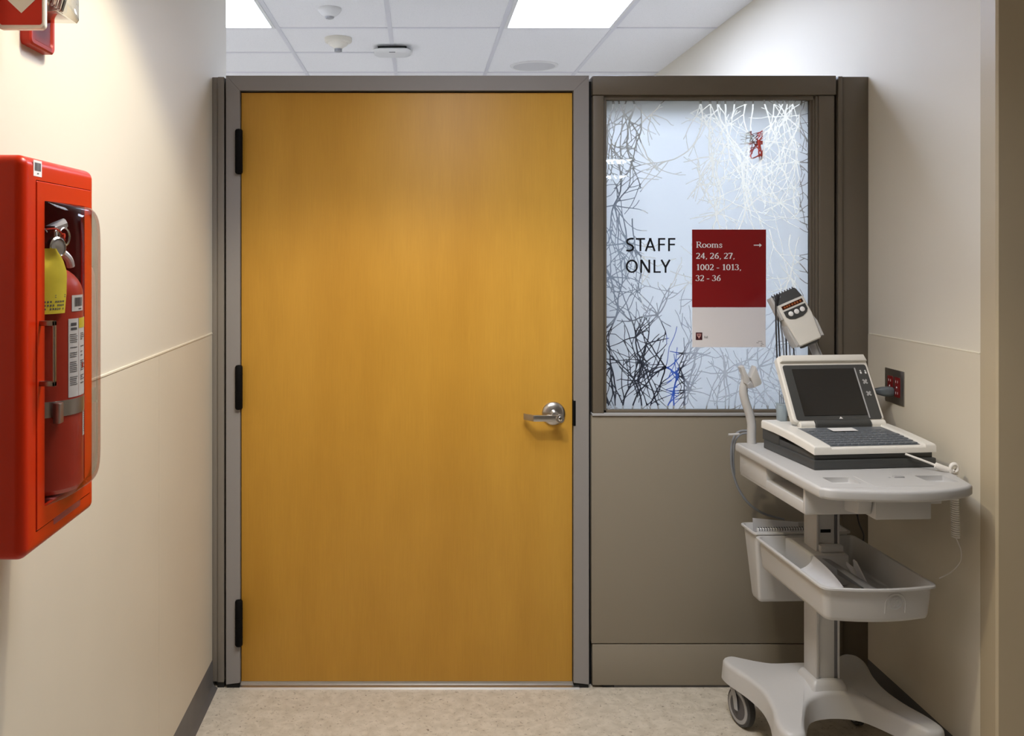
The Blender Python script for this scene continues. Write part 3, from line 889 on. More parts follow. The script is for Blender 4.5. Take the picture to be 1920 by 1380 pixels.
MB().lathe([(0.158, 0), (0.156, -0.006), (0.140, -0.009), (0.136, -0.007)], (x_, y_, CEIL), seg=48, cap=False).build('rim', M['white'], d4, world=True)
MB().lathe([(0.137, -0.0065), (0.080, -0.008)], (x_, y_, CEIL), seg=48).build('grille', mat('speaker_grille', (0.66, 0.66, 0.67, 1), 0.6), d4, world=True)

# ------------------------------------------------------------------ fire alarms
def alarm(name, loc, rz, label):
    """local: x out of the wall, y along the wall, z up; back plate corner centred"""
    o = root(name, loc, label, 'fire alarm', rz)
    w, h = 0.113, 0.135
    b = MB()
    rings = [[(x, a, c) for a, c in rrect(-w / 2 + i, w / 2 - i, -h / 2 + i, h / 2 - i, 0.010, 4)] for x, i in ((0, 0), (0.017, 0.0), (0.0205, 0.003), (0.0205, 0.010), (0.017, 0.013))]
    b.loops(rings).build('housing', M['redal'], o)
    s_ = MB()
    s_.prism([(0.016, -0.006), (0.070, -0.007), (0.074, -0.001), (0.074, 0.045), (0.056, 0.054), (0.016, 0.054)], -0.040, 0.044, axis='Y', bev=0.004)
    s_.build('strobe_lens', M['lens'], o)
    r_ = MB()
    r_.prism([(0.018, 0.004), (0.045, 0.010), (0.030, 0.040), (0.018, 0.048)], -0.034, 0.038, axis='Y', bev=0.003)
    for k in range(4):
        r_.tube([(0.046, -0.026 + k * 0.017, 0.014), (0.050, -0.018 + k * 0.017, 0.040)], 0.0035, 6)
    r_.build('reflector', M['chrome'], o)
    MB().box(0.0165, 0.060, -0.036, 0.040, -0.005, -0.003).build('lens_floor', M['pink'], o)
    return o
alarm('fire_alarm', (XL, 1.764, 2.028), 0, 'red wall alarm with clear strobe, top left above the extinguisher cabinet')
alarm('fire_alarm', (XR, 4.36, 2.09), R(180), 'small red alarm seen through the clear twigs of the window')

# flag sign over the extinguisher cabinet
fs = root('projecting_sign', (XL, 1.612, 1.962), 'red and white projecting arrow sign, cut off by the top left corner', 'sign')
sx0, sx1 = XL + 0.004, -0.6615
z0s = EYE + (474 - 56) * 1.612 / FOC
MB().loops([[(a, y, c) for a, c in rrect(sx0 + i, sx1 - i, z0s + i, z0s + 0.26 - i, 0.008, 5)] for y, i in ((1.607, 0.002), (1.609, 0), (1.617, 0), (1.619, 0.002))]).build('plate', M['cream'], fs, world=True)
q = MB()
for y in (1.6066, 1.6194):
    q.loops([[(a, yy_, c) for a, c in rrect(sx0 + 0.004, sx1 - 0.005, z0s + 0.0075, z0s + 0.25, 0.005, 4)] for yy_ in (y - 0.0003, y + 0.0003)])
q.build('red_face', M['redsign'], fs, world=True)
q = MB()
tipx, tipz = (40 - VPX) * 1.606 / FOC, EYE + (474 - 24.5) * 1.606 / FOC
q.prism([(tipx, tipz), (tipx + 0.036, tipz + 0.034), (tipx + 0.014, tipz + 0.034), (tipx + 0.014, tipz + 0.09), (tipx - 0.014, tipz + 0.09), (tipx - 0.014, tipz + 0.034), (tipx - 0.036, tipz + 0.034)], 1.6057, 1.6062, axis='Y')
q.build('arrow', M['cream'], fs, world=True)
MB().box(XL, XL + 0.004, 1.590, 1.634, z0s + 0.01, z0s + 0.24).build('wall_flange', M['cream'], fs, world=True)

# ------------------------------------------------------------------ extinguisher cabinet
CX = -0.599
cy0, cy1, cz0, cz1 = 1.379, 1.677, 1.098, 1.717
cab = root('fire_extinguisher_cabinet', (XL, (cy0 + cy1) / 2, cz0), 'red enamelled wall cabinet with clear bubble door on the left wall', 'cabinet')
dy0, dy1, dz0, dz1 = 1.421, 1.656, 1.131, 1.681
oy0, oy1, oz0, oz1 = 1.451, 1.624, 1.163, 1.650
def ring(x, y0, y1, z0, z1, r): return [(x, a, c) for a, c in rrect(y0, y1, z0, z1, r, 6)]
rb = 0.016
rings = [ring(XL, cy0, cy1, cz0, cz1, rb)]
for k in range(7):
    a = R(90 * k / 6)
    i = rb * (1 - math.cos(a))
    rings.append(ring(CX - rb + rb * math.sin(a), cy0 + i, cy1 - i, cz0 + i, cz1 - i, max(rb - i, 0.002)))
rings.append(ring(CX, dy0, dy1, dz0, dz1, 0.002))
rings.append(ring(CX - 0.006, dy0, dy1, dz0, dz1, 0.002))
rings.append(ring(CX - 0.006, dy0 + 0.008, dy1 - 0.008, dz0 + 0.008, dz1 - 0.008, 0.002))
MB().loops(rings, cap0=False, cap1=False).build('body', M['red'], cab, world=True)
rings = [ring(CX - 0.006, dy0 + 0.008, dy1 - 0.008, dz0 + 0.008, dz1 - 0.008, 0.002), ring(CX - 0.008, cy0 + 0.014, cy1 - 0.014, cz0 + 0.02, cz1 - 0.014, 0.004), ring(XL + 0.003, cy0 + 0.014, cy1 - 0.014, cz0 + 0.02, cz1 - 0.014, 0.004)]
MB().loops(rings, cap0=False, cap1=True).build('inner_tub', M['redin'], cab, world=True)
g_ = 0.0014
rings = [ring(CX - 0.005, dy0 + g_, dy1 - g_, dz0 + g_, dz1 - g_, 0.002), ring(CX + 0.0005, dy0 + g_, dy1 - g_, dz0 + g_, dz1 - g_, 0.002), ring(CX + 0.0015, dy0 + g_ + 0.001, dy1 - g_ - 0.001, dz0 + g_ + 0.001, dz1 - g_ - 0.001, 0.002),
         ring(CX + 0.0015, oy0, oy1, oz0, oz1, 0.003), ring(CX - 0.005, oy0, oy1, oz0, oz1, 0.003)]
cdoor = MB().loops(rings, cap0=False, cap1=False).build('cabinet_door', M['red'], cab, world=True)
def dome(u, v):
    a, b = 2 * u - 1, 2 * v - 1
    f_ = max(0, 1 - abs(a) ** 3.2) ** 0.5
    g2 = max(0, 1 - abs(b) ** 16) ** 0.5
    return (CX + 0.001 + 0.046 * f_ * g2, (oy0 + oy1) / 2 + a * (oy1 - oy0) / 2, (oz0 + oz1) / 2 + b * (oz1 - oz0) / 2)
def cosmap(t): return 0.5 - 0.5 * math.cos(math.pi * t)
MB().grid(lambda u, v: dome(cosmap(u), cosmap(cosmap(v))), 40, 60).build('bubble', M['acrylic'], cdoor, world=True, smooth=60)
hl = MB()
hy, hz0, hz1 = 1.434, 1.361, 1.456
for zc in (hz0, hz1):
    hl.box(CX, CX + 0.026, hy - 0.004, hy + 0.004, zc - 0.004, zc + 0.004, 0.001)
hl.box(CX + 0.0215, CX + 0.026, hy - 0.004, hy + 0.004, hz0 - 0.004, hz1 + 0.004, 0.001)
hl.build('pull_handle', mat('bronze_metal', (0.30, 0.25, 0.21, 1), 0.3, 1.0), cdoor, world=True)

def barcode(mb, place, w, h, rnd):
    """white ground is slot 0, bars slot 1; place(u,v)->3D with u,v in metres; d offset"""
    x = 0.12 * w
    mb.mi = 1
    while x < 0.88 * w:
        bw = rnd.choice((0.018, 0.03, 0.045)) * w
        mb.poly([place(x, 0.34 * h), place(x + bw, 0.34 * h), place(x + bw, 0.86 * h), place(x, 0.86 * h)])
        x += bw + rnd.choice((0.02, 0.03)) * w
    mb.poly([place(0.42 * w, 0.14 * h), place(0.62 * w, 0.14 * h), place(0.62 * w, 0.22 * h), place(0.42 * w, 0.22 * h)])
    mb.mi = 0
rb_ = random.Random(3)
bl = MB()
by0 = 1.412; bw_ = 0.031; bh_ = 0.025
bz0 = 1.6865
bl.box(CX, CX + 0.0004, by0, by0 + bw_, bz0, bz0 + bh_)
barcode(bl, lambda u, v: (CX + 0.0007, by0 + u, bz0 + v), bw_, bh_, rb_)
bl.build('barcode_label', [M['whitew'], M['inkg']], cab, world=True, smooth=0)['label'] = 'white barcode sticker'

# ------------------------------------------------------------------ extinguisher
ex, ey, er = -0.648, 1.548, 0.072
ext = root('fire_extinguisher', (ex, ey, 1.165), 'red fire extinguisher with yellow tag inside the wall cabinet', 'fire extinguisher')
cyl = MB()
pr = [(0.050, 1.165), (0.066, 1.168), (er, 1.176), (er, 1.492)]
for k in range(1, 9):
    a = R(90 * k / 8)
    pr.append((0.020 + (er - 0.020) * math.cos(a), 1.492 + 0.052 * math.sin(a)))
pr += [(0.019, 1.556)]
cyl.lathe(pr, (ex, ey, 0), seg=56).build('cylinder', M['redx'], ext, world=True)
MB().box(ex - 0.06, ex + 0.05, ey - 0.06, ey + 0.06, 1.120, 1.1655, 0.004).build('stand', M['redin'], ext, world=True)
vv = MB()
vv.lathe([(0.022, 1.552), (0.022, 1.566), (0.017, 1.568), (0.017, 1.600)], (ex, ey, 0), seg=24)
vv.box(ex - 0.012, ex + 0.036, ey - 0.018, ey + 0.012, 1.572, 1.612, 0.003)
vv.build('valve', M['chrome'], ext, world=True)
lv2 = MB()
ta = Vector((-0.632, 1.535, 1.602)); tb = Vector((-0.607, 1.560, 1.618))
lv2.tube([ta, (ta + tb) / 2 + Vector((0, 0, 0.001)), tb], 0.0085, 8)
lv2.build('squeeze_lever', M['lever'], ext, world=True)
lv3 = MB()
lv3.tube([(-0.628, 1.540, 1.574), (-0.614, 1.560, 1.568), (-0.607, 1.575, 1.556), (-0.606, 1.582, 1.543)], 0.0068, 10, smooth=5)
lv3.build('carry_handle', M['lever'], ext, world=True)
gg = MB()
gax = Vector((0.86, -0.42, 0.0))
gc = Vector((-0.606, 1.512, 1.576))
gg.lathe([(0.008, -0.03), (0.008, -0.004), (0.0155, -0.003), (0.0175, 0.0), (0.0175, 0.008), (0.0150, 0.010), (0.0145, 0.008), (0.001, 0.008)], gc, gax, 30)
go = gg.build('pressure_gauge', M['chrome'], ext, world=True)
MB().lathe([(0.0138, 0.0082), (0.001, 0.0083)], gc, gax, 24).build('dial', M['white'], go, world=True)
MB().box(gc.x - 0.004, gc.x + 0.0078, gc.y - 0.0008, gc.y + 0.0008, gc.z - 0.002, gc.z + 0.009).build('needle', M['ink'], go, world=True)
MB().lathe([(0.0140, 0.0085), (0.0135, 0.0110), (0.009, 0.0130), (0.001, 0.0140)], gc, gax, 24).build('gauge_glass', M['acrylic'], go, world=True)
rn = MB()
rc = Vector((-0.604, 1.548, 1.594))
rn.tube([rc + Vector((0.004 * math.cos(a), 0.013 * math.cos(a), 0.015 * math.sin(a))) for a in [2 * math.pi * i / 24 for i in range(25)]], 0.0018, 8)
rn.build('pull_pin_ring', M['chrome'], ext, world=True)
sl = MB()
sl.tube([(-0.622, 1.515, 1.606), (-0.610, 1.528, 1.607), (-0.604, 1.540, 1.598), (-0.602, 1.545, 1.588)], 0.0014, 6, smooth=5)
sl.lathe([(0.004, -0.002), (0.004, 0.002)], (-0.602, 1.540, 1.596), (1, 0, 0), 12)
sl.build('tamper_seal', M['redal'], ext, world=True)
# yellow tag: narrow neck round the valve, wide card hanging and bowed
tg = MB()
def tagp(u, v):
    z = 1.468 + v * 0.106
    ks = ((0, 1.503), (0.30, 1.510), (0.66, 1.512), (0.83, 1.504), (0.93, 1.490), (1, 1.482))
    for (v0, r0), (v1, r1) in zip(ks, ks[1:]):
        if v <= v1 + 1e-9:
            yr = r0 + (r1 - r0) * (v - v0) / (v1 - v0); break
    yl = 1.457 + 0.012 * max(0, (v - 0.7) / 0.3)
    y = yl + (yr - yl) * u
    x = -0.5855 - 0.024 * (1 - u) ** 2 - 0.006 * max(0, v - 0.6) / 0.4
    return (x, y, z)
tg.grid(tagp, 12, 20)
tg.mi = 1
for r_ in range(3):
    for c_ in range(9):
        u0 = 0.12 + c_ * 0.085
        v0 = 0.06 + r_ * 0.055
        if rb_.random() < 0.85:
            P4 = [tagp(u0, v0), tagp(u0 + 0.05, v0), tagp(u0 + 0.05, v0 + 0.028), tagp(u0, v0 + 0.028)]
            tg.poly([(a + 0.0005, b, c) for a, b, c in P4])
for v0 in (0.245, 0.275):
    P4 = [tagp(0.45, v0), tagp(0.92, v0), tagp(0.92, v0 + 0.012), tagp(0.45, v0 + 0.012)]
    tg.poly([(a + 0.0005, b, c) for a, b, c in P4])
tg.build('inspection_tag', [M['yellow'], M['inkg']], ext, world=True)['label'] = 'yellow inspection tag'
def on_cyl(phi, z, d=0.0006):
    a = R(phi)
    return (ex + (er + d) * math.cos(a), ey + (er + d) * math.sin(a), z)
def patch(mb, p0, p1, z0, z1, d=0.0006, n=8):
    mb.grid(lambda u, v: on_cyl(p0 + (p1 - p0) * u, z0 + (z1 - z0) * v, d), n, 1)
lb = MB()
patch(lb, -22, 6, 1.469, 1.496)
lb.mi = 1
ph = -17.0
while ph < 3:
    w_ = rb_.choice((0.5, 0.9, 1.3)); patch(lb, ph, ph + w_, 1.477, 1.492, 0.0010, 1); ph += w_ + rb_.choice((0.6, 0.9))
patch(lb, -8, 0, 1.4715, 1.4735, 0.0010, 1)
lb.build('barcode_label', [M['whitew'], M['inkg']], ext, world=True, smooth=0)['label'] = 'white barcode sticker'
lb = MB()
patch(lb, -28, -8, 1.326, 1.457); patch(lb, -7.4, 30, 1.326, 1.457)
lb.mi = 1
z = 1.448
patch(lb, -24, -13, 1.445, 1.450, 0.001, 3)
patch(lb, -24, -12, 1.438, 1.442, 0.001, 3)
z = 1.430
while z > 1.345:
    patch(lb, -25.5, -10.5 - rb_.random() * 3, z, z + 0.0012, 0.001, 3)
    if rb_.random() < 0.85: patch(lb, -3, 3 + rb_.random() * 12, z, z + 0.0014, 0.001, 3)
    z -= 0.0032 if rb_.random() < 0.88 else 0.009
lb.mi = 2
patch(lb, -7.4, 30, 1.440, 1.457, 0.001, 6)
lb.mi = 3
patch(lb, 2, 9, 1.372, 1.380, 0.0011, 2)
lb.build('instruction_label', [M['whitew'], M['inkg'], M['yellow'], M['redal']], ext, world=True, smooth=0)['label'] = 'white instruction label with fine print'
lb = MB(); patch(lb, 6, 24, 1.255, 1.309)
lb.mi = 1
for k in range(12): patch(lb, 9, 20, 1.262 + 0.0036 * k, 1.2632 + 0.0036 * k, 0.001, 2)
lb.build('inspection_label', [M['whitew'], M['inkg']], ext, world=True, smooth=0)
bd = MB()
bd.lathe([(er + 0.0012, 1.297), (er + 0.0012, 1.323), (er + 0.0004, 1.323), (er + 0.0004, 1.297), (er + 0.0012, 1.297)], (ex, ey, 0), seg=56, cap=False)
bd.box(ex + er * 0.70, ex + er * 0.70 + 0.012, ey - er * 0.72 - 0.014, ey - er * 0.72 + 0.004, 1.288, 1.322, 0.002)
bd.build('retaining_band', M['alu'], ext, world=True)

# ------------------------------------------------------------------ wall outlet
oy, oz = 3.10, 1.112
ol = root('wall_outlet', (XR, oy, oz), 'steel double outlet plate with red sockets on the right wall', 'wall outlet')
MB().box(XR - 0.006, XR - 0.0018, oy - 0.062, oy + 0.062, oz - 0.058, oz + 0.058, 0.002).build('cover_plate', M['steel'], ol, world=True)
for yc in (oy - 0.023, oy + 0.023):
    s_ = MB().box(XR - 0.009, XR - 0.005, yc - 0.017, yc + 0.017, oz - 0.034, oz + 0.034, 0.003)
    so_ = s_.build('socket', M['outred'], ol, world=True)
    q = MB()
    for zc in (oz - 0.019, oz + 0.019):
        for d_ in (-0.006, 0.006):
            q.box(XR - 0.0094, XR - 0.0088, yc + d_ - 0.001, yc + d_ + 0.001, zc - 0.004, zc + 0.004)
    q.lathe([(0.003, 0), (0.003, 0.0006)], (XR - 0.009, yc, oz), (-1, 0, 0), 12)
    q.build('slots', M['whitew'], so_, world=True)

# ------------------------------------------------------------------ cart
CA = R(2.4)
cart = root('medical_cart', (1.266, 2.873, 0), 'light grey rolling medical cart carrying the ECG machine', 'cart', CA)
CM = PM[cart.name]
# base
out = [(0, 0.165), (0.09, 0.172), (0.155, 0.212), (0.197, 0.236), (0.232, 0.218), (0.235, 0.165), (0.208, 0.07), (0.196, -0.02), (0.208, -0.11), (0.232, -0.19), (0.238, -0.25), (0.215, -0.275), (0.178, -0.268), (0.160, -0.228), (0.132, -0.168), (0.080, -0.092), (0, -0.070)]
full = [(x, y, 0) for x, y in out] + [(-x, y, 0) for x, y in reversed(out[1:-1])]
ol_ = catmull_closed(full, 4)
n_ = len(ol_)
c0 = Vector((0, 0.10, 0))
def zt_(p):
    d_ = (p - Vector((0, 0.02, 0))).length
    return 0.198 + 0.034 * math.exp(-(d_ / 0.115) ** 2)
nrm = []
for i in range(n_):
    t = (ol_[(i + 1) % n_] - ol_[i - 1]).normalized()
    nrm.append(Vector((-t.y, t.x, 0)) if True else None)
# outline orientation: make normals point outward
if sum((ol_[i] - c0).dot(nrm[i]) for i in range(n_)) < 0: nrm = [-v for v in nrm]
rings = []
rr = 0.014
for t in (0.02, 0.2, 0.4, 0.6, 0.8, 0.92):
    rings.append([tuple((c0 + (ol_[i] - nrm[i] * rr - c0) * t) + Vector((0, 0, zt_(c0 + (ol_[i] - c0) * t)))) for i in range(n_)])
for k in range(5):
    a = R(90 * k / 4)
    rings.append([tuple(ol_[i] - nrm[i] * rr * (1 - math.sin(a)) + Vector((0, 0, zt_(ol_[i]) - rr * (1 - math.cos(a))))) for i in range(n_)])
def skirt(p):   # skirt is deeper near the hub, shallow at the tips
    return 0.135 + 0.0 * p.length
rings.append([tuple(ol_[i] + nrm[i] * 0.004 + Vector((0, 0, skirt(ol_[i])))) for i in range(n_)])
rings.append([tuple(ol_[i] - nrm[i] * 0.004 + Vector((0, 0, skirt(ol_[i])))) for i in range(n_)])
rings.append([tuple(ol_[i] - nrm[i] * 0.010 + Vector((0, 0, 0.17))) for i in range(n_)])
rings.append([tuple(c0 + (ol_[i] - c0) * 0.3 + Vector((0, 0, 0.17))) for i in range(n_)])
MB().loops(rings).build('base', M['cart'], cart, smooth=50)
def caster(cx, cy, phi, label=None):
    """phi: heading of the wheel axle"""
    ax = Vector((math.cos(phi), math.sin(phi), 0)); tv = Vector((-ax.y, ax.x, 0))
    wr = 0.0625
    off = tv * 0.022
    wc = Vector((cx, cy, wr)) + off
    fk = MB()
    fk.lathe([(0.020, 0.126), (0.024, 0.128), (0.024, 0.150), (0.012, 0.170)], (cx, cy, 0), seg=20)
    for s_ in (-1, 1):
        side = ax * (s_ * 0.0205)
        P = [Vector((cx, cy, 0.138)) + side * 0.7, Vector((cx, cy, 0.118)) + side, wc * 0.6 + Vector((cx, cy, 0.10)) * 0.4 + side, wc + side + Vector((0, 0, -0.008))]
        P[2].z = 0.095
        pts = catmull(P, 6)
        rings = []
        for i, p_ in enumerate(pts):
            ww = 0.017 - 0.007 * i / (len(pts) - 1)
            rings.append([tuple(p_ + tv * ww * math.cos(a) + ax * 0.003 * math.sin(a)) for a in [2 * math.pi * k / 12 for k in range(12)]])
        fk.loops(rings)
    c_ = fk.build('caster', M['wheelg'], cart, smooth=45)
    MB().lathe([(0.045, -0.013), (0.058, -0.0135), (wr, -0.009), (wr, 0.009), (0.058, 0.0135), (0.045, 0.013)], wc, ax, 40).build('tyre', M['tyre'], c_)
    MB().lathe([(0.038, -0.0150), (0.052, -0.0150), (0.054, -0.012), (0.054, 0.012), (0.052, 0.0150), (0.038, 0.0150)], wc, ax, 40).build('wheel_rim', M['wheelg'], c_)
    MB().lathe([(0.004, -0.0158), (0.040, -0.0156), (0.0405, -0.010), (0.0405, 0.010), (0.040, 0.0156), (0.004, 0.0158)], wc, ax, 40).build('wheel_hub', M['wheeld'], c_)
caster(-0.197, 0.178, R(192))
caster(0.197, 0.178, R(172))
caster(-0.203, -0.225, R(196))
caster(0.203, -0.225, R(165))
# column
cl = MB()
cl.box(-0.036, 0.036, -0.036, 0.043, 0.225, 0.82, 0.003)
cl.box(-0.036, -0.028, -0.043, -0.035, 0.236, 0.82, 0.001)
cl.box(0.033, 0.038, -0.043, -0.035, 0.236, 0.82, 0.001)
clo = cl.build('column', M['cart'], cart)
MB().box(0.024, 0.033, -0.0375, -0.035, 0.236, 0.82).build('column_slot', M['inkg'], clo)
MB().loops([[(a, c, z) for a, c in rrect(-q - 0.004, q + 0.004, -q - 0.010, q + 0.006, 0.01, 4)] for q, z in ((0.052, 0.212), (0.049, 0.228), (0.042, 0.240), (0.037, 0.243))]).build('column_collar', M['cart'], cart)
MB().box(-0.020, 0.012, -0.0378, -0.0358, 0.696, 0.706).build('column_label', M['ink'], cart)

# basket
def open_tub(name, x0, x1, y0, y1, ztop, zbot, taper, r, wall, bow, m, lip=0.006):
    def o_(z, ins):
        return [(a, b, z) for a, b in rrect(x0 + ins, x1 - ins, y0 + ins, y1 - ins, max(r - ins * 0.3, 0.004), 6, bow)]
    rings = [o_(zbot + 0.012, taper + 0.02), o_(zbot, taper + 0.012), o_(zbot, taper + 0.010), o_(zbot + 0.004, taper + 0.003), o_(zbot + 0.014, taper)]
    rings += [o_(ztop - 0.008, 0.003), o_(ztop - 0.006, -lip), o_(ztop - 0.001, -lip), o_(ztop, -lip + 0.0015), o_(ztop, wall - 0.001), o_(ztop - 0.002, wall)]
    rings += [o_(zbot + 0.02, taper + wall), o_(zbot + 0.012, taper + wall + 0.008)]
    mb = MB(); mb.loops(rings[1:], cap0=True, cap1=True)
    return mb.build(name, m, cart, smooth=45)
open_tub('basket', -0.150, 0.172, -0.318, 0.138, 0.632, 0.532, 0.010, 0.020, 0.004, 0.022, M['cart'])
MB().box(-0.072, 0.050, -0.078, 0.100, 0.545, 0.640, 0.006).box(-0.030, 0.042, -0.060, -0.036, 0.640, 0.662, 0.004).build('column_housing', M['cart'], cart)
open_tub('rear_bin', -0.150, 0.172, 0.150, 0.262, 0.640, 0.398, 0.024, 0.016, 0.003, 0.0, M['cart'], 0.005)
# round emblem on the basket front
em = MB()
ec = Vector((0.048, 0.0, 0.590))
def el(a, b, d=0.0):
    z = ec.z + b
    ins = 0.003 + 0.007 * (0.624 - z) / 0.078
    return (ec.x + a, -0.318 + ins - 0.022 * (1 - ((ec.x + a - 0.011) / 0.161) ** 2) - d, z)
def emb(pts, w, name=None):
    em.tube([el(a, b, 0.0004) for a, b in pts], w, 6)
emb(arc(0, 0, 0.0195, 0.0195, 0, 360, 30), 0.0012)
emb(arc(0, 0, 0.0165, 0.0165, 0, 360, 30), 0.0008)
for k in range(4):
    a0 = 45 + 90 * k
    cx2, cz2 = 0.008 * math.cos(R(a0)), 0.008 * math.sin(R(a0))
    emb(arc(cx2, cz2, 0.0048, 0.0048, a0 - 150, a0 + 120, 14), 0.0010)
emb([(-0.030, -0.030), (-0.030, 0.0)] + arc(0, 0.0, 0.029, 0.027, 172, 8, 12) + [(0.030, 0.0), (0.030, -0.030)], 0.0012)
em.build('emblem', M['cart'], cart)

# shelf (with two recesses cut out)
def solid_outline(pts, k=3): return [(v.x, v.y) for v in catmull_closed([(x, y, 0) for x, y in pts], k)]
shp = [(-0.178, 0.245), (-0.180, 0.0), (-0.180, -0.318), (-0.170, -0.356), (-0.138, -0.378), (-0.04, -0.398), (0.05, -0.405), (0.15, -0.394), (0.225, -0.368), (0.258, -0.345), (0.272, -0.315), (0.303, -0.15), (0.310, 0.0), (0.310, 0.245)]
lin_out = []
for i, p_ in enumerate(shp): lin_out.append(p_)
so1 = [lin_out[0]] + [(v.x, v.y) for v in catmull([Vector((x, y, 0)) for x, y in shp[1:13]], 3)] + [lin_out[-1]]
shelf = MB().prism(so1, 0.888, 0.920, bev=0.009, seg=4).build('shelf', M['cart'], cart, smooth=40)
def cut(o, boxes):
    for bx in boxes:
        c_ = MB().box(*bx, 0.004, 2).build('cutter', M['cart'], None)
        md = o.modifiers.new('cut', 'BOOLEAN'); md.operation = 'DIFFERENCE'; md.object = c_; md.solver = 'EXACT'
        par = o.parent; o.parent = None
        bpy.context.view_layer.update()
        dg = bpy.context.evaluated_depsgraph_get()
        me = bpy.data.meshes.new_from_object(o.evaluated_get(dg))
        o.modifiers.clear()
        o.data = me
        o.parent = par
        bpy.data.objects.remove(c_)
    o.data.shade_smooth(); o.data.set_sharp_from_angle(angle=R(40))
cut(shelf, [(-0.118, -0.040, -0.315, -0.245, 0.904, 0.95), (0.160, 0.245, -0.312, -0.235, 0.904, 0.95)])
bd_ = MB()
bd_.box(-0.168, 0.150, 0.020, 0.235, 0.820, 0.889, 0.004)
bd_.box(-0.1665, 0.1485, -0.2435, 0.2335, 0.812, 0.846, 0.003)
bd_.box(-0.168, -0.010, -0.245, -0.232, 0.815, 0.889, 0.003)
bd_.box(0.140, 0.150, -0.245, 0.03, 0.815, 0.889, 0.003)
bd_.build('storage_body', M['cart'], cart)
bd_ = MB()
bd_.box(-0.010, 0.150, -0.335, -0.10, 0.822, 0.889, 0.004)
bd_.build('drawer', M['cart'], cart)
MB().prism([(-0.330, 0.889), (-0.318, 0.835), (-0.26, 0.826), (-0.12, 0.826), (-0.12, 0.889)], -0.052, -0.014, axis='X', bev=0.002).build('drawer_bracket', M['cart'], cart)
MB().box(0.168, 0.240, -0.24, 0.0, 0.838, 0.889, 0.003).build('power_box', M['cart'], cart)
lk = MB()
lk.box(0.086, 0.116, -0.262, -0.250, 0.9198, 0.925, 0.001)
lk.box(0.070, 0.075, -0.262, -0.254, 0.9198, 0.922)
lk.build('latch', M['cartg'], cart)
MB().box(-0.02, 0.15, -0.352, -0.232, 0.9196, 0.9207, 0.0004, 1).build('slide_cover', M['cart'], cart)
IC = CM.inverted()
def cl_(px, py, Y): return IC @ at(px, py, Y)
# hook arm at the far left corner
hk = MB()
Yh = 3.095
pts = [cl_(px, py, Yh) for px, py in ((1409, 833), (1409, 812), (1409, 795), (1405, 775), (1398, 755), (1394, 738), (1394.5, 724), (1398, 714))]
pts[0].z = 0.915
hk.tube(pts, [0.0150, 0.0135], 16, smooth=6)
ha = hk.build('hook_arm', M['cart'], cart)
def blade(mb, quad, y0, y1, bev=0.002):
    pp = [at(px, py, Yh) for px, py in quad]
    mb.prism([(v.x, v.z) for v in pp], y0, y1, axis='Y', bev=bev)
hb = MB()
blade(hb, [(1385, 688), (1391, 685), (1403, 712), (1400, 722), (1391, 716), (1391, 705)], Yh - 0.02, Yh + 0.012)
hb.build('hook_blade', M['cart'], cart, world=True)
hb = MB()
blade(hb, [(1402, 706), (1411, 685), (1422, 715), (1420, 719), (1409, 724), (1406, 718)], Yh - 0.032, Yh + 0.010)
hb.build('hook_cradle', M['cart'], cart, world=True)
hb = MB()
blade(hb, [(1396, 719), (1403, 713), (1411, 723), (1409, 725), (1398, 726)], Yh - 0.028, Yh + 0.012)
hb.build('hook_inset', M['cartg'], cart, world=True)
# arm carrying the acquisition module
Ym = 3.135
am = MB()
am.tube([at(1513, 622, Ym), at(1528, 660, Ym), at(1552, 720, Ym - 0.01), at(1562, 780, Ym - 0.02), Vector((at(1562, 780, Ym).x, Ym - 0.03, 0.915))], 0.0125, 12, smooth=6)
am.tube([at(1521, 622, Ym), at(1541, 668, Ym), at(1560, 720, Ym)], 0.004, 8)
am.build('module_arm', M['cartg'], cart, world=True)
# cable peg
pg = MB()
pg.tube([at(1366, 815, 3.10), at(1386, 814, 3.10)], 0.004, 8)
pg.build('cable_peg', M['cartw'] if 'cartw' in M else M['cart'], cart, world=True)

# ------------------------------------------------------------------ ECG machine
EA = R(6)
EM = Matrix.Translation((1.173, 2.708, 0.9205)) @ Matrix.Rotation(EA, 4, 'Z')
eo = EM @ Vector((0.195, 0.16, 0))
ecg = root('ecg_machine', eo, 'white and dark grey ECG machine with raised screen on the cart', 'medical device', EA)
EL = Matrix.Translation((-0.195, -0.16, 0))     # shapes below are built from the front left corner
def eb(mb, name, m, par=ecg, smooth=35): 
    o = mb.build(name, m, None, smooth=smooth, M=EL); o.parent = par; return o
WD = 0.388
bs = MB()
bs.box(0, WD, 0, 0.315, 0.0, 0.028, 0.003)
bs.box(0.006, WD - 0.006, 0.010, 0.308, 0.026, 0.047, 0.002)
bs.box(0.004, 0.05, 0.22, 0.33, 0.026, 0.066, 0.002)
bs.box(WD - 0.05, WD - 0.004, 0.05, 0.33, 0.026, 0.060, 0.002)
eb(bs, 'writer_base', M['ecgd'])
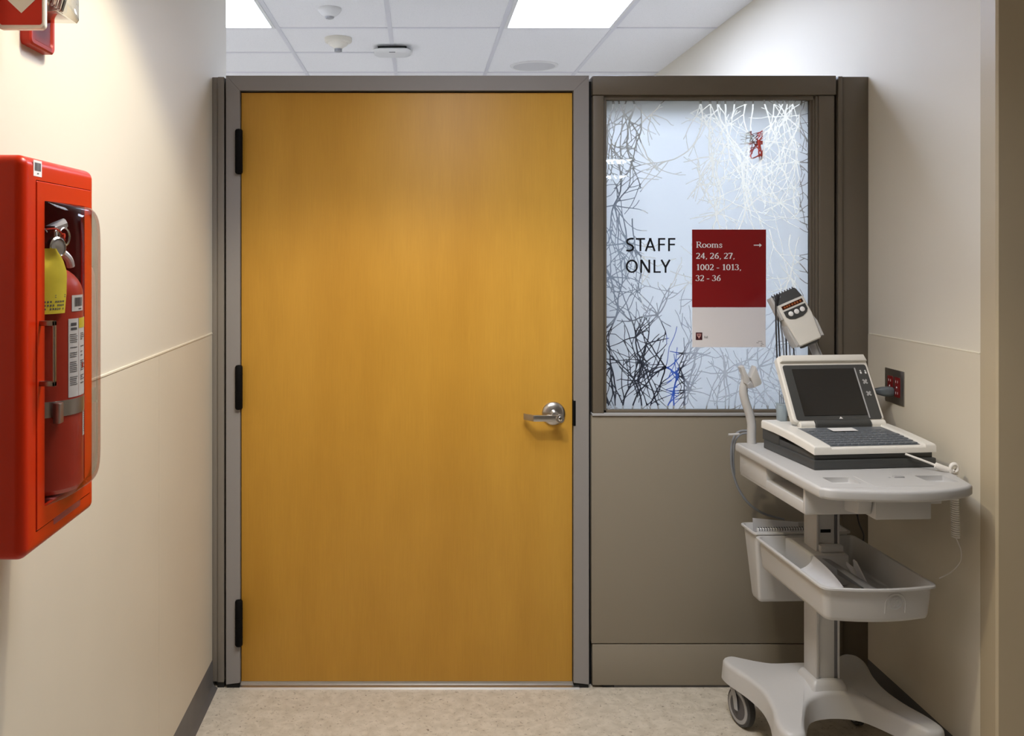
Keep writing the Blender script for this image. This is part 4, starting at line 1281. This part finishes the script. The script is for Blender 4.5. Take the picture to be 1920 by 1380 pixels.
# white top shell
def ztop(y): return 0.064 + 0.019 * (1 - (1 - min(max(y / 0.26, 0), 1)) ** 1.6)
nx_, ny_ = 24, 26
def shell(u, v):
    x = WD * u; y = 0.33 * v
    z = ztop(y)
    arm = 1 if (x < 0.052 or x > WD - 0.034) else 0
    z += 0.006 * arm
    ex_ = min(x, WD - x, y)
    if ex_ < 0.006: z -= 0.006 - math.sqrt(max(0, 0.006 ** 2 - (0.006 - ex_) ** 2))
    return (x, y, z)
us = sorted(set([0, 0.004, 0.009, 0.016, 0.03, 0.06, 0.1, 0.129, 0.134] + [0.14 + 0.77 * i / 14 for i in range(15)] + [0.914, 0.919, 0.94, 0.97, 0.984, 0.991, 0.996, 1]))
vs_ = sorted(set([0, 0.005, 0.01, 0.018] + [0.03 + 0.97 * i / 24 for i in range(25)]))
sh_ = MB()
b = bmesh.new()
top = [[b.verts.new(shell(u, v)) for v in vs_] for u in us]
bot = [[b.verts.new((WD * u, 0.33 * v, ztop(0.33 * v) - 0.019 + (0.0))) for v in vs_] for u in us]
nu, nv = len(us), len(vs_)
for i in range(nu - 1):
    for j in range(nv - 1):
        b.faces.new((top[i][j], top[i + 1][j], top[i + 1][j + 1], top[i][j + 1]))
        b.faces.new((bot[i][j + 1], bot[i + 1][j + 1], bot[i + 1][j], bot[i][j]))
for i in range(nu - 1):
    b.faces.new((bot[i][0], bot[i + 1][0], top[i + 1][0], top[i][0]))
    b.faces.new((top[i][-1], top[i + 1][-1], bot[i + 1][-1], bot[i][-1]))
for j in range(nv - 1):
    b.faces.new((bot[0][j + 1], bot[0][j], top[0][j], top[0][j + 1]))
    b.faces.new((bot[-1][j], bot[-1][j + 1], top[-1][j + 1], top[-1][j]))
sh_._take(b)
eb(sh_, 'top_shell', M['ecgw'], smooth=40)
# keyboard
kb = MB()
def kz(y): return ztop(y) + 0.0012
kb.grid(lambda u, v: (0.058 + u * 0.288, 0.014 + v * 0.198, kz(0.014 + v * 0.198)), 4, 10)
ko = eb(kb, 'keyboard', M['ecgk'])
kk = MB()
for r_ in range(5):
    for c_ in range(13):
        x0 = 0.066 + c_ * 0.0215; y0 = 0.020 + r_ * 0.0215
        zz = kz(y0 + 0.009)
        kk.box(x0, x0 + 0.0185, y0, y0 + 0.0185, zz - 0.002, zz + 0.0035, 0.0015, 1)
eb(kk, 'keys', M['ecgk'], ko)
kk = MB()
for r_ in range(2):
    for c_ in range(9):
        x0 = 0.075 + c_ * 0.028; y0 = 0.142 + r_ * 0.026
        zz = kz(y0 + 0.006)
        kk.box(x0, x0 + 0.021, y0, y0 + 0.012, zz - 0.002, zz + 0.002, 0.0012, 1)
eb(kk, 'function_keys', M['ecgk'], ko)
kk = MB()
yy0, yy1 = 0.150, 0.188
kk.poly([(0.148, yy0, kz(yy0) + 0.0046), (0.232, yy0, kz(yy0) + 0.0046), (0.232, yy1, kz(yy1) + 0.0046), (0.148, yy1, kz(yy1) + 0.0046)])
eb(kk, 'keyboard_sticker', M['whitew'], ko, smooth=0)
# hinge
HY, HZ = 0.234, 0.088
eb(MB().lathe([(0.0160, 0.130), (0.0180, 0.132), (0.0180, 0.318), (0.0160, 0.320)], (0, HY, HZ), (1, 0, 0), 24), 'hinge_barrel', M['ecgd'])
for a, b2 in ((0.078, 0.129), (0.321, 0.372)):
    eb(MB().lathe([(0.010, a), (0.0135, a + 0.003), (0.0135, b2 - 0.001), (0.012, b2)], (0, HY, HZ), (1, 0, 0), 24).box(a, b2, HY - 0.010, HY + 0.014, HZ - 0.02, HZ, 0.002), 'hinge_knuckle', M['ecgw'])
# screen: local panel frame (u right, v up the tilt, w toward the viewer)
TILT = R(30)
SM = EL @ Matrix.Translation((0.222, HY, HZ)) @ Matrix.Rotation(-TILT, 4, 'X')      # x right, z up the panel, -y toward the viewer
def es(mb, name, m, par, smooth=35):
    o = mb.build(name, m, None, smooth=smooth, M=SM); o.parent = par; return o
SW0, SW1, SH = -0.162, 0.152, 0.240
hs = MB()
rings = []
for y, i in ((0.016, 0.006), (0.013, 0.0), (-0.006, 0.0), (-0.010, 0.004)):
    rings.append([(a, y, c) for a, c in rrect(SW0 + i, SW1 - i, 0.006 + i, SH - i, 0.016, 6)])
hs.loops(rings)
hs.prism([(SW0 + 0.006, SH - 0.026), (SW1 - 0.004, SH - 0.026), (SW1 - 0.010, SH - 0.002), (SW0 + 0.014, SH - 0.002)], -0.022, -0.004, axis='Y', bev=0.005)
sc = es(hs, 'screen_housing', M['ecgw'], ecg)
es(MB().loops([[(a, y, c) for a, c in rrect(SW0 + 0.011, SW1 - 0.010, 0.012, SH - 0.036, 0.008, 5)] for y in (-0.009, -0.0118)]), 'bezel', M['ecgd'], sc)
es(MB().box(SW0 + 0.040, SW1 - 0.056, -0.0135, -0.011, 0.026, SH - 0.050, 0.001, 1), 'display', M['screen'], sc)
es(MB().box(SW1 - 0.0545, SW1 - 0.050, -0.0135, -0.011, 0.016, SH - 0.048, 0.001, 1), 'divider', M['cartg'], sc)
bt = MB()
for zc, xo in ((SH - 0.070, -0.038), (SH - 0.070, -0.021), (SH - 0.060, -0.038), (SH - 0.060, -0.021)):
    bt.box(SW1 + xo, SW1 + xo + 0.006, -0.0138, -0.0115, zc, zc + (0.008 if zc < SH - 0.065 else 0.003), 0.001, 1)
es(bt, 'buttons', M['whitew'], sc)
for zc in (SH - 0.098, SH - 0.140):
    bt = MB()
    cx0, cz0_, h1, h2 = SW1 - 0.030, zc, 0.0026, 0.0085
    cross = [(h1, h1), (h2, h1), (h2, -h1), (h1, -h1), (h1, -h2), (-h1, -h2), (-h1, -h1), (-h2, -h1), (-h2, h1), (-h1, h1), (-h1, h2), (h1, h2)]
    bt.prism([(cx0 + 0.8 * (a - b_), cz0_ + 0.8 * (a + b_)) for a, b_ in cross], -0.0136, -0.0115, axis='Y')
    es(bt, 'arrow_keys', M['cartg'], sc)
es(MB().prism([(-0.006, 0.0155), (0.007, 0.0155), (0.0005, 0.0225)], -0.0124, -0.0116, axis='Y'), 'triangle_mark', M['whitew'], sc)

# ------------------------------------------------------------------ acquisition module
mc = at(1515, 641, 3.115)
mod = root('acquisition_module', mc, 'grey-white handheld ECG lead module tilted on its arm behind the screen', 'medical device', rx=R(-14), ry=R(-22), rz=R(6))
mb = MB()
def mring(z, hw, y0, y1, r=0.006): return [(a, b_, z) for a, b_ in rrect(-hw, hw, y0, y1, r, 4)]
mb.loops([mring(-0.004, 0.038, -0.018, 0.016), mring(0.0, 0.042, -0.022, 0.020), mring(0.045, 0.046, -0.025, 0.022), mring(0.085, 0.050, -0.027, 0.022), mring(0.150, 0.050, -0.025, 0.020)])
mb.build('module_body', M['ecgw'], mod)
MB().loops([mring(0.1505, 0.050, -0.020, 0.020), mring(0.180, 0.046, -0.012, 0.020), mring(0.186, 0.043, -0.008, 0.018)]).build('lead_block', M['ecgd'], mod)
for s_ in (-1, 1):
    wg = MB().prism([(s_ * 0.043, 0.004), (s_ * 0.053, 0.0), (s_ * 0.056, 0.055), (s_ * 0.050, 0.078)], -0.022, 0.024, axis='Y', bev=0.003)
    wg.build('side_grip', M['cart'], mod)
MB().box(-0.059, -0.049, -0.022, 0.014, 0.100, 0.185, 0.004).build('lead_guide', M['cart'], mod)
MB().box(-0.040, 0.040, -0.0268, -0.0245, 0.130, 0.143, 0.0008, 1).build('indicator_strip', mat('indicator_window', (0.05, 0.012, 0.006, 1), 0.25), mod)
id_ = MB()
for k, x in enumerate((-0.033, -0.024, -0.015, -0.004, 0.006, 0.016, 0.027)):
    id_.box(x, x + 0.006, -0.0275, -0.0265, 0.133, 0.140)
id_.build('indicator_marks', mat('indicator_orange', (0.35, 0.09, 0.02, 1), 0.4), mod)
kp = MB()
kp.prism([(-0.041, 0.124), (0.041, 0.124), (0.041, 0.104), (0.033, 0.094), (0.015, 0.087), (-0.015, 0.087), (-0.033, 0.094), (-0.041, 0.104)], -0.0292, -0.024, axis='Y', bev=0.001, seg=1)
kpo = kp.build('keypad', M['ecgd'], mod)
for x in (-0.022, 0.0, 0.022):
    MB().lathe([(0.0085, 0), (0.0085, 0.002), (0.007, 0.003)], (x, -0.029, 0.109), (0, -1, 0), 20).build('button', M['whitew'], mod)
MB().box(-0.030, 0.030, -0.015, 0.014, -0.012, -0.003, 0.003).build('socket', M['ecgd'], mod)
# lead wires hang from the lead block (built in world space)
for k, (dx, q, dark) in enumerate(((0, 0, 1), (4, 1, 1), (8, 4, 0), (18, 0, 1), (22, 2, 0), (26, 5, 1))):
    yk = 3.115 + 0.010 * (k % 3)
    w = MB()
    if k < 3:
        start = [at(1457 + dx, 552, yk + 0.012), at(1454.5 + dx * 0.9, 562, yk)]
    else:
        start = [at(1478 + dx * 0.3, 575, 3.165), at(1475 + dx * 0.25, 590, 3.165)]; yk = 3.16 - 0.006 * (k - 3)
    w.tube(start + [at(1455 + dx + q * 0.3, 606, yk), at(1456 + dx + q, 640, yk), at(1459 + dx + q * 1.4, 690, yk), at(1476 + dx + q * 1.2, 760, min(yk, 3.14)), at(1490 + dx, 830, 3.105)], 0.0026, 6, smooth=5)
    w.build('lead_wire', M['cordd'] if dark else M['cordg'], mod, world=True)
ls = MB()
for k in range(9):
    x = -0.040 + k * 0.010
    ls.tube([(x, 0.004, 0.182), (x + 0.001, 0.004, 0.189), (x + 0.004, 0.010, 0.188), (x + 0.006, 0.016, 0.182)], 0.0022, 6, smooth=4)
ls.build('lead_clips', M['wheeld'], mod)

# ------------------------------------------------------------------ things on and in the cart
cp = at(1466, 793, 3.07)
cup = root('clear_cup', (cp.x, cp.y, 0.9205), 'clear plastic cup behind the left edge of the ECG screen', 'cup')
MB().lathe([(0.0135, 0.0), (0.0150, 0.002), (0.0185, 0.135), (0.0205, 0.137), (0.0205, 0.140), (0.0175, 0.138), (0.0138, 0.004)], (0, 0, 0), seg=28).build('cup_wall', M['cupclear'], cup)
for k in range(3):
    q = tag(MB().tube([(cp.x - 0.006 + 0.006 * k, cp.y + 0.003 * (k - 1), 0.926), (cp.x - 0.010 + 0.008 * k, cp.y + 0.004 * (k - 1), 1.085 + 0.018 * (k == 0) + 0.006 * k)], 0.0016, 8).build('plastic_stick', M['cordg']), 'thin grey stick standing in the clear cup', 'stick', 'sticks in the clear cup')

def sheet(fn, nu, nv, m, name, label, cat, thick=0.0006):
    mb = MB()
    rings_t = fn
    b = bmesh.new()
    vs = [[b.verts.new(fn(i / nu, j / nv)) for j in range(nv + 1)] for i in range(nu + 1)]
    for i in range(nu):
        for j in range(nv):
            b.faces.new((vs[i][j], vs[i + 1][j], vs[i + 1][j + 1], vs[i][j + 1]))
    bmesh.ops.solidify(b, geom=list(b.faces), thickness=thick)
    mb._take(b)
    return tag(mb.build(name, m, smooth=60), label, cat)
def cw(x, y, z): return CM @ Vector((x, y, z))
# white sheet leaning on the left inside wall of the basket
A0, A1, B0, B1 = cw(-0.085, -0.125, 0.655), cw(-0.083, -0.300, 0.624), cw(-0.128, -0.10, 0.602), cw(-0.122, -0.285, 0.600)
sheet(lambda u, v: tuple(A0.lerp(A1, u).lerp(B0.lerp(B1, u), v) + Vector((0.010, 0, -0.006)) * math.sin(math.pi * v) + Vector((0.006, 0, 0)) * math.sin(math.pi * u)), 8, 8, M['paper'], 'paper_sheet', 'white paper sheet leaning inside the cart basket', 'paper')
C0, C1, D0, D1 = cw(-0.045, -0.095, 0.636), cw(-0.018, -0.305, 0.616), cw(0.004, -0.095, 0.585), cw(0.030, -0.305, 0.585)
sheet(lambda u, v: tuple(C0.lerp(C1, u).lerp(D0.lerp(D1, u), v) + Vector((0.012, 0, 0.014)) * math.sin(math.pi * v)), 8, 10, M['paperg'], 'folder', 'curled grey folder in the middle of the cart basket', 'folder', 0.0012)
E0, E1, F0, F1 = cw(0.018, -0.12, 0.622), cw(0.046, -0.13, 0.636), cw(0.035, -0.20, 0.566), cw(0.060, -0.19, 0.568)
sheet(lambda u, v: tuple(E0.lerp(E1, u).lerp(F0.lerp(F1, u), v) + Vector((0, 0.012, 0.006)) * math.sin(3 * math.pi * u)), 8, 6, M['paper'], 'crumpled_wrapper', 'small crumpled white wrapper deep in the cart basket', 'wrapper')
nb = root('spiral_notebook', cw(-0.02, 0.19, 0.42), 'spiral-bound white notebook standing in the rear bin', 'notebook', CA)
MB().box(-0.105, 0.10, -0.006, 0.006, 0.0, 0.222, 0.001, 1).build('pages', M['paper'], nb)
sp_ = MB()
for k in range(22):
    x = -0.100 + k * 0.0088
    sp_.tube([(x, 0.007 * math.cos(a), 0.219 + 0.006 * math.sin(a)) for a in [2 * math.pi * i / 10 for i in range(11)]], 0.0011, 5)
sp_.build('spiral', M['ink'], nb)
P0, P1, P2, P3 = cw(-0.128, 0.222, 0.668), cw(0.030, 0.222, 0.652), cw(-0.122, 0.218, 0.43), cw(0.03, 0.218, 0.43)
sheet(lambda u, v: tuple(P0.lerp(P1, u).lerp(P2.lerp(P3, u), v)), 4, 4, M['paper'], 'paper_stack', 'white papers sticking out of the rear bin', 'paper', 0.008)

# ------------------------------------------------------------------ cords
pc = root('power_cord', (XR, oy, oz - 0.02), 'dark power cord with grey plug in the wall outlet', 'power cord')
pm = MB()
pz = oz - 0.018
pm.loops([[(XR - x, oy + 0.008 + a + s2, pz + c) for a, c in rrect(-w2, w2, -h2, h2, min(w2, h2) * 0.7, 4)] for x, w2, h2, s2 in ((0.0095, 0.017, 0.015, 0), (0.022, 0.0185, 0.0165, 0), (0.042, 0.017, 0.015, 0.0), (0.058, 0.011, 0.011, 0.004), (0.068, 0.008, 0.008, 0.006))])
pm.build('plug', M['plug'], pc, world=True)
MB().tube([(XR - 0.066, oy + 0.014, pz), (XR - 0.085, oy + 0.018, pz + 0.002), (1.515, 3.135, pz - 0.012), (1.47, 3.15, pz - 0.05), (1.43, 3.165, 0.98), (1.42, 3.17, 0.86), (1.415, 3.17, 0.70)], 0.0042, 10, smooth=6).build('cord', M['cordd'], pc, world=True)

q = MB()
q.tube([at(1404, 808, 3.12), at(1390, 808, 3.125), at(1379, 815, 3.125), at(1373, 830, 3.125), at(1371, 850, 3.125), at(1373, 880, 3.135), at(1384, 915, 3.145), at(1404, 944, 3.15), at(1432, 963, 3.155), at(1470, 974, 3.155)], 0.0042, 8, smooth=6)
q.tube([at(1404, 812, 3.115), at(1390, 814, 3.12), at(1380, 824, 3.12), at(1376, 840, 3.122), at(1375, 860, 3.13), at(1377, 890, 3.14)], 0.0034, 8, smooth=6)
tag(q.build('grey_cable', M['cordg']), 'grey cable looped at the left rear corner of the cart', 'cable')

cc = root('coiled_cord', at(1787, 888, 2.66), 'pale coiled cord hanging off the right side of the cart', 'cord')
cm_ = MB()
X0, Y0_ = at(1788, 900, 2.68).x, 2.68
hel = []
N = 30
for i in range(N * 12 + 1):
    t = i / (N * 12)
    a = 2 * math.pi * i / 12
    hel.append((X0 + 0.006 * t + 0.0095 * math.cos(a), Y0_ + 0.0095 * math.sin(a), 0.925 - 0.195 * t))
cm_.tube(hel, 0.0026, 6)
cm_.build('coil', M['cordw'], cc, world=True)
MB().tube([(X0 + 0.006, Y0_, 0.731), (X0 + 0.014, Y0_, 0.712), (X0 + 0.016, Y0_ - 0.01, 0.694), (X0 + 0.002, Y0_ - 0.03, 0.668), (X0 - 0.035, Y0_ - 0.05, 0.646), (X0 - 0.085, Y0_ - 0.075, 0.636)], 0.0016, 6, smooth=6).build('cord_tail', M['cordw'], cc, world=True)
tor = MB()
tc_ = Vector((X0 - 0.004, Y0_ - 0.01, 0.935))
for s_ in (0, 0.007, 0.014):
    tor.tube([tc_ + Vector((0.011 * math.cos(a) + s_ * 0.5, s_, 0.011 * math.sin(a))) for a in [2 * math.pi * i / 20 for i in range(21)]], 0.0042, 8)
tor.build('coil_top', M['cordw'], cc, world=True)
dc = MB()
p0 = EM @ Vector((0.285, -0.004, 0.043))
p1 = EM @ Vector((0.325, -0.03, 0.028)); p2 = EM @ Vector((0.352, -0.045, 0.017))
dc.tube([p0, p1, p2], 0.0032, 8, smooth=4)
dc.lathe([(0.004, -0.022), (0.009, -0.020), (0.0095, 0.014), (0.006, 0.020)], p2 + (p2 - p1).normalized() * 0.02, (p2 - p1), 16)
p3 = p2 + (p2 - p1).normalized() * 0.038
dc.tube([p3, (p3 + tc_) / 2 + Vector((0, -0.004, -0.004)), tc_ + Vector((-0.004, -0.004, -0.004))], 0.0026, 8, smooth=4)
tag(dc.build('patient_cable', M['cordw']), 'pale cable with thick ferrite block in front of the ECG machine', 'cable')
q = MB().tube([cw(0.095, -0.02, 0.838), cw(0.125, 0.03, 0.77), cw(0.165, 0.08, 0.69), cw(0.200, 0.115, 0.630), cw(0.192, 0.150, 0.575), cw(0.172, 0.185, 0.545)], 0.0026, 8, smooth=6)
tag(q.build('thin_cable', M['cordd']), 'thin dark cable sagging under the cart shelf beside the basket', 'cable')

# ------------------------------------------------------------------ room behind the window
dk = root('dark_cabinet', (1.32, 6.15, 0), 'dark storage cabinet glimpsed through the clear twigs, lower left of window', 'cabinet')
MB().box(1.05, 1.615, 5.70, 6.60, 0.0, 1.08, 0.005).build('carcass', M['darkcab'], dk, world=True)
MB().box(1.04, 1.618, 5.69, 6.61, 1.081, 1.105, 0.004).build('top', M['darkcab'], dk, world=True)
bi = root('recycling_bin', (1.555, 5.60, 0), 'slim blue bin glimpsed at the right end of the dark cabinet', 'bin')
MB().loops([[(1.555 + a, 5.60 + c, z) for a, c in rrect(-w2, w2, -0.06, 0.06, 0.012, 4)] for w2, z in ((0.022, 0.0), (0.026, 1.06), (0.027, 1.07))]).build('bin_body', M['blue'], bi, world=True)
MB().loops([[(1.555 + a, 5.60 + c, z) for a, c in rrect(-w2, w2, -0.062, 0.062, 0.012, 4)] for w2, z in ((0.028, 1.071), (0.027, 1.10), (0.020, 1.112))]).build('bin_lid', M['blue'], bi, world=True)
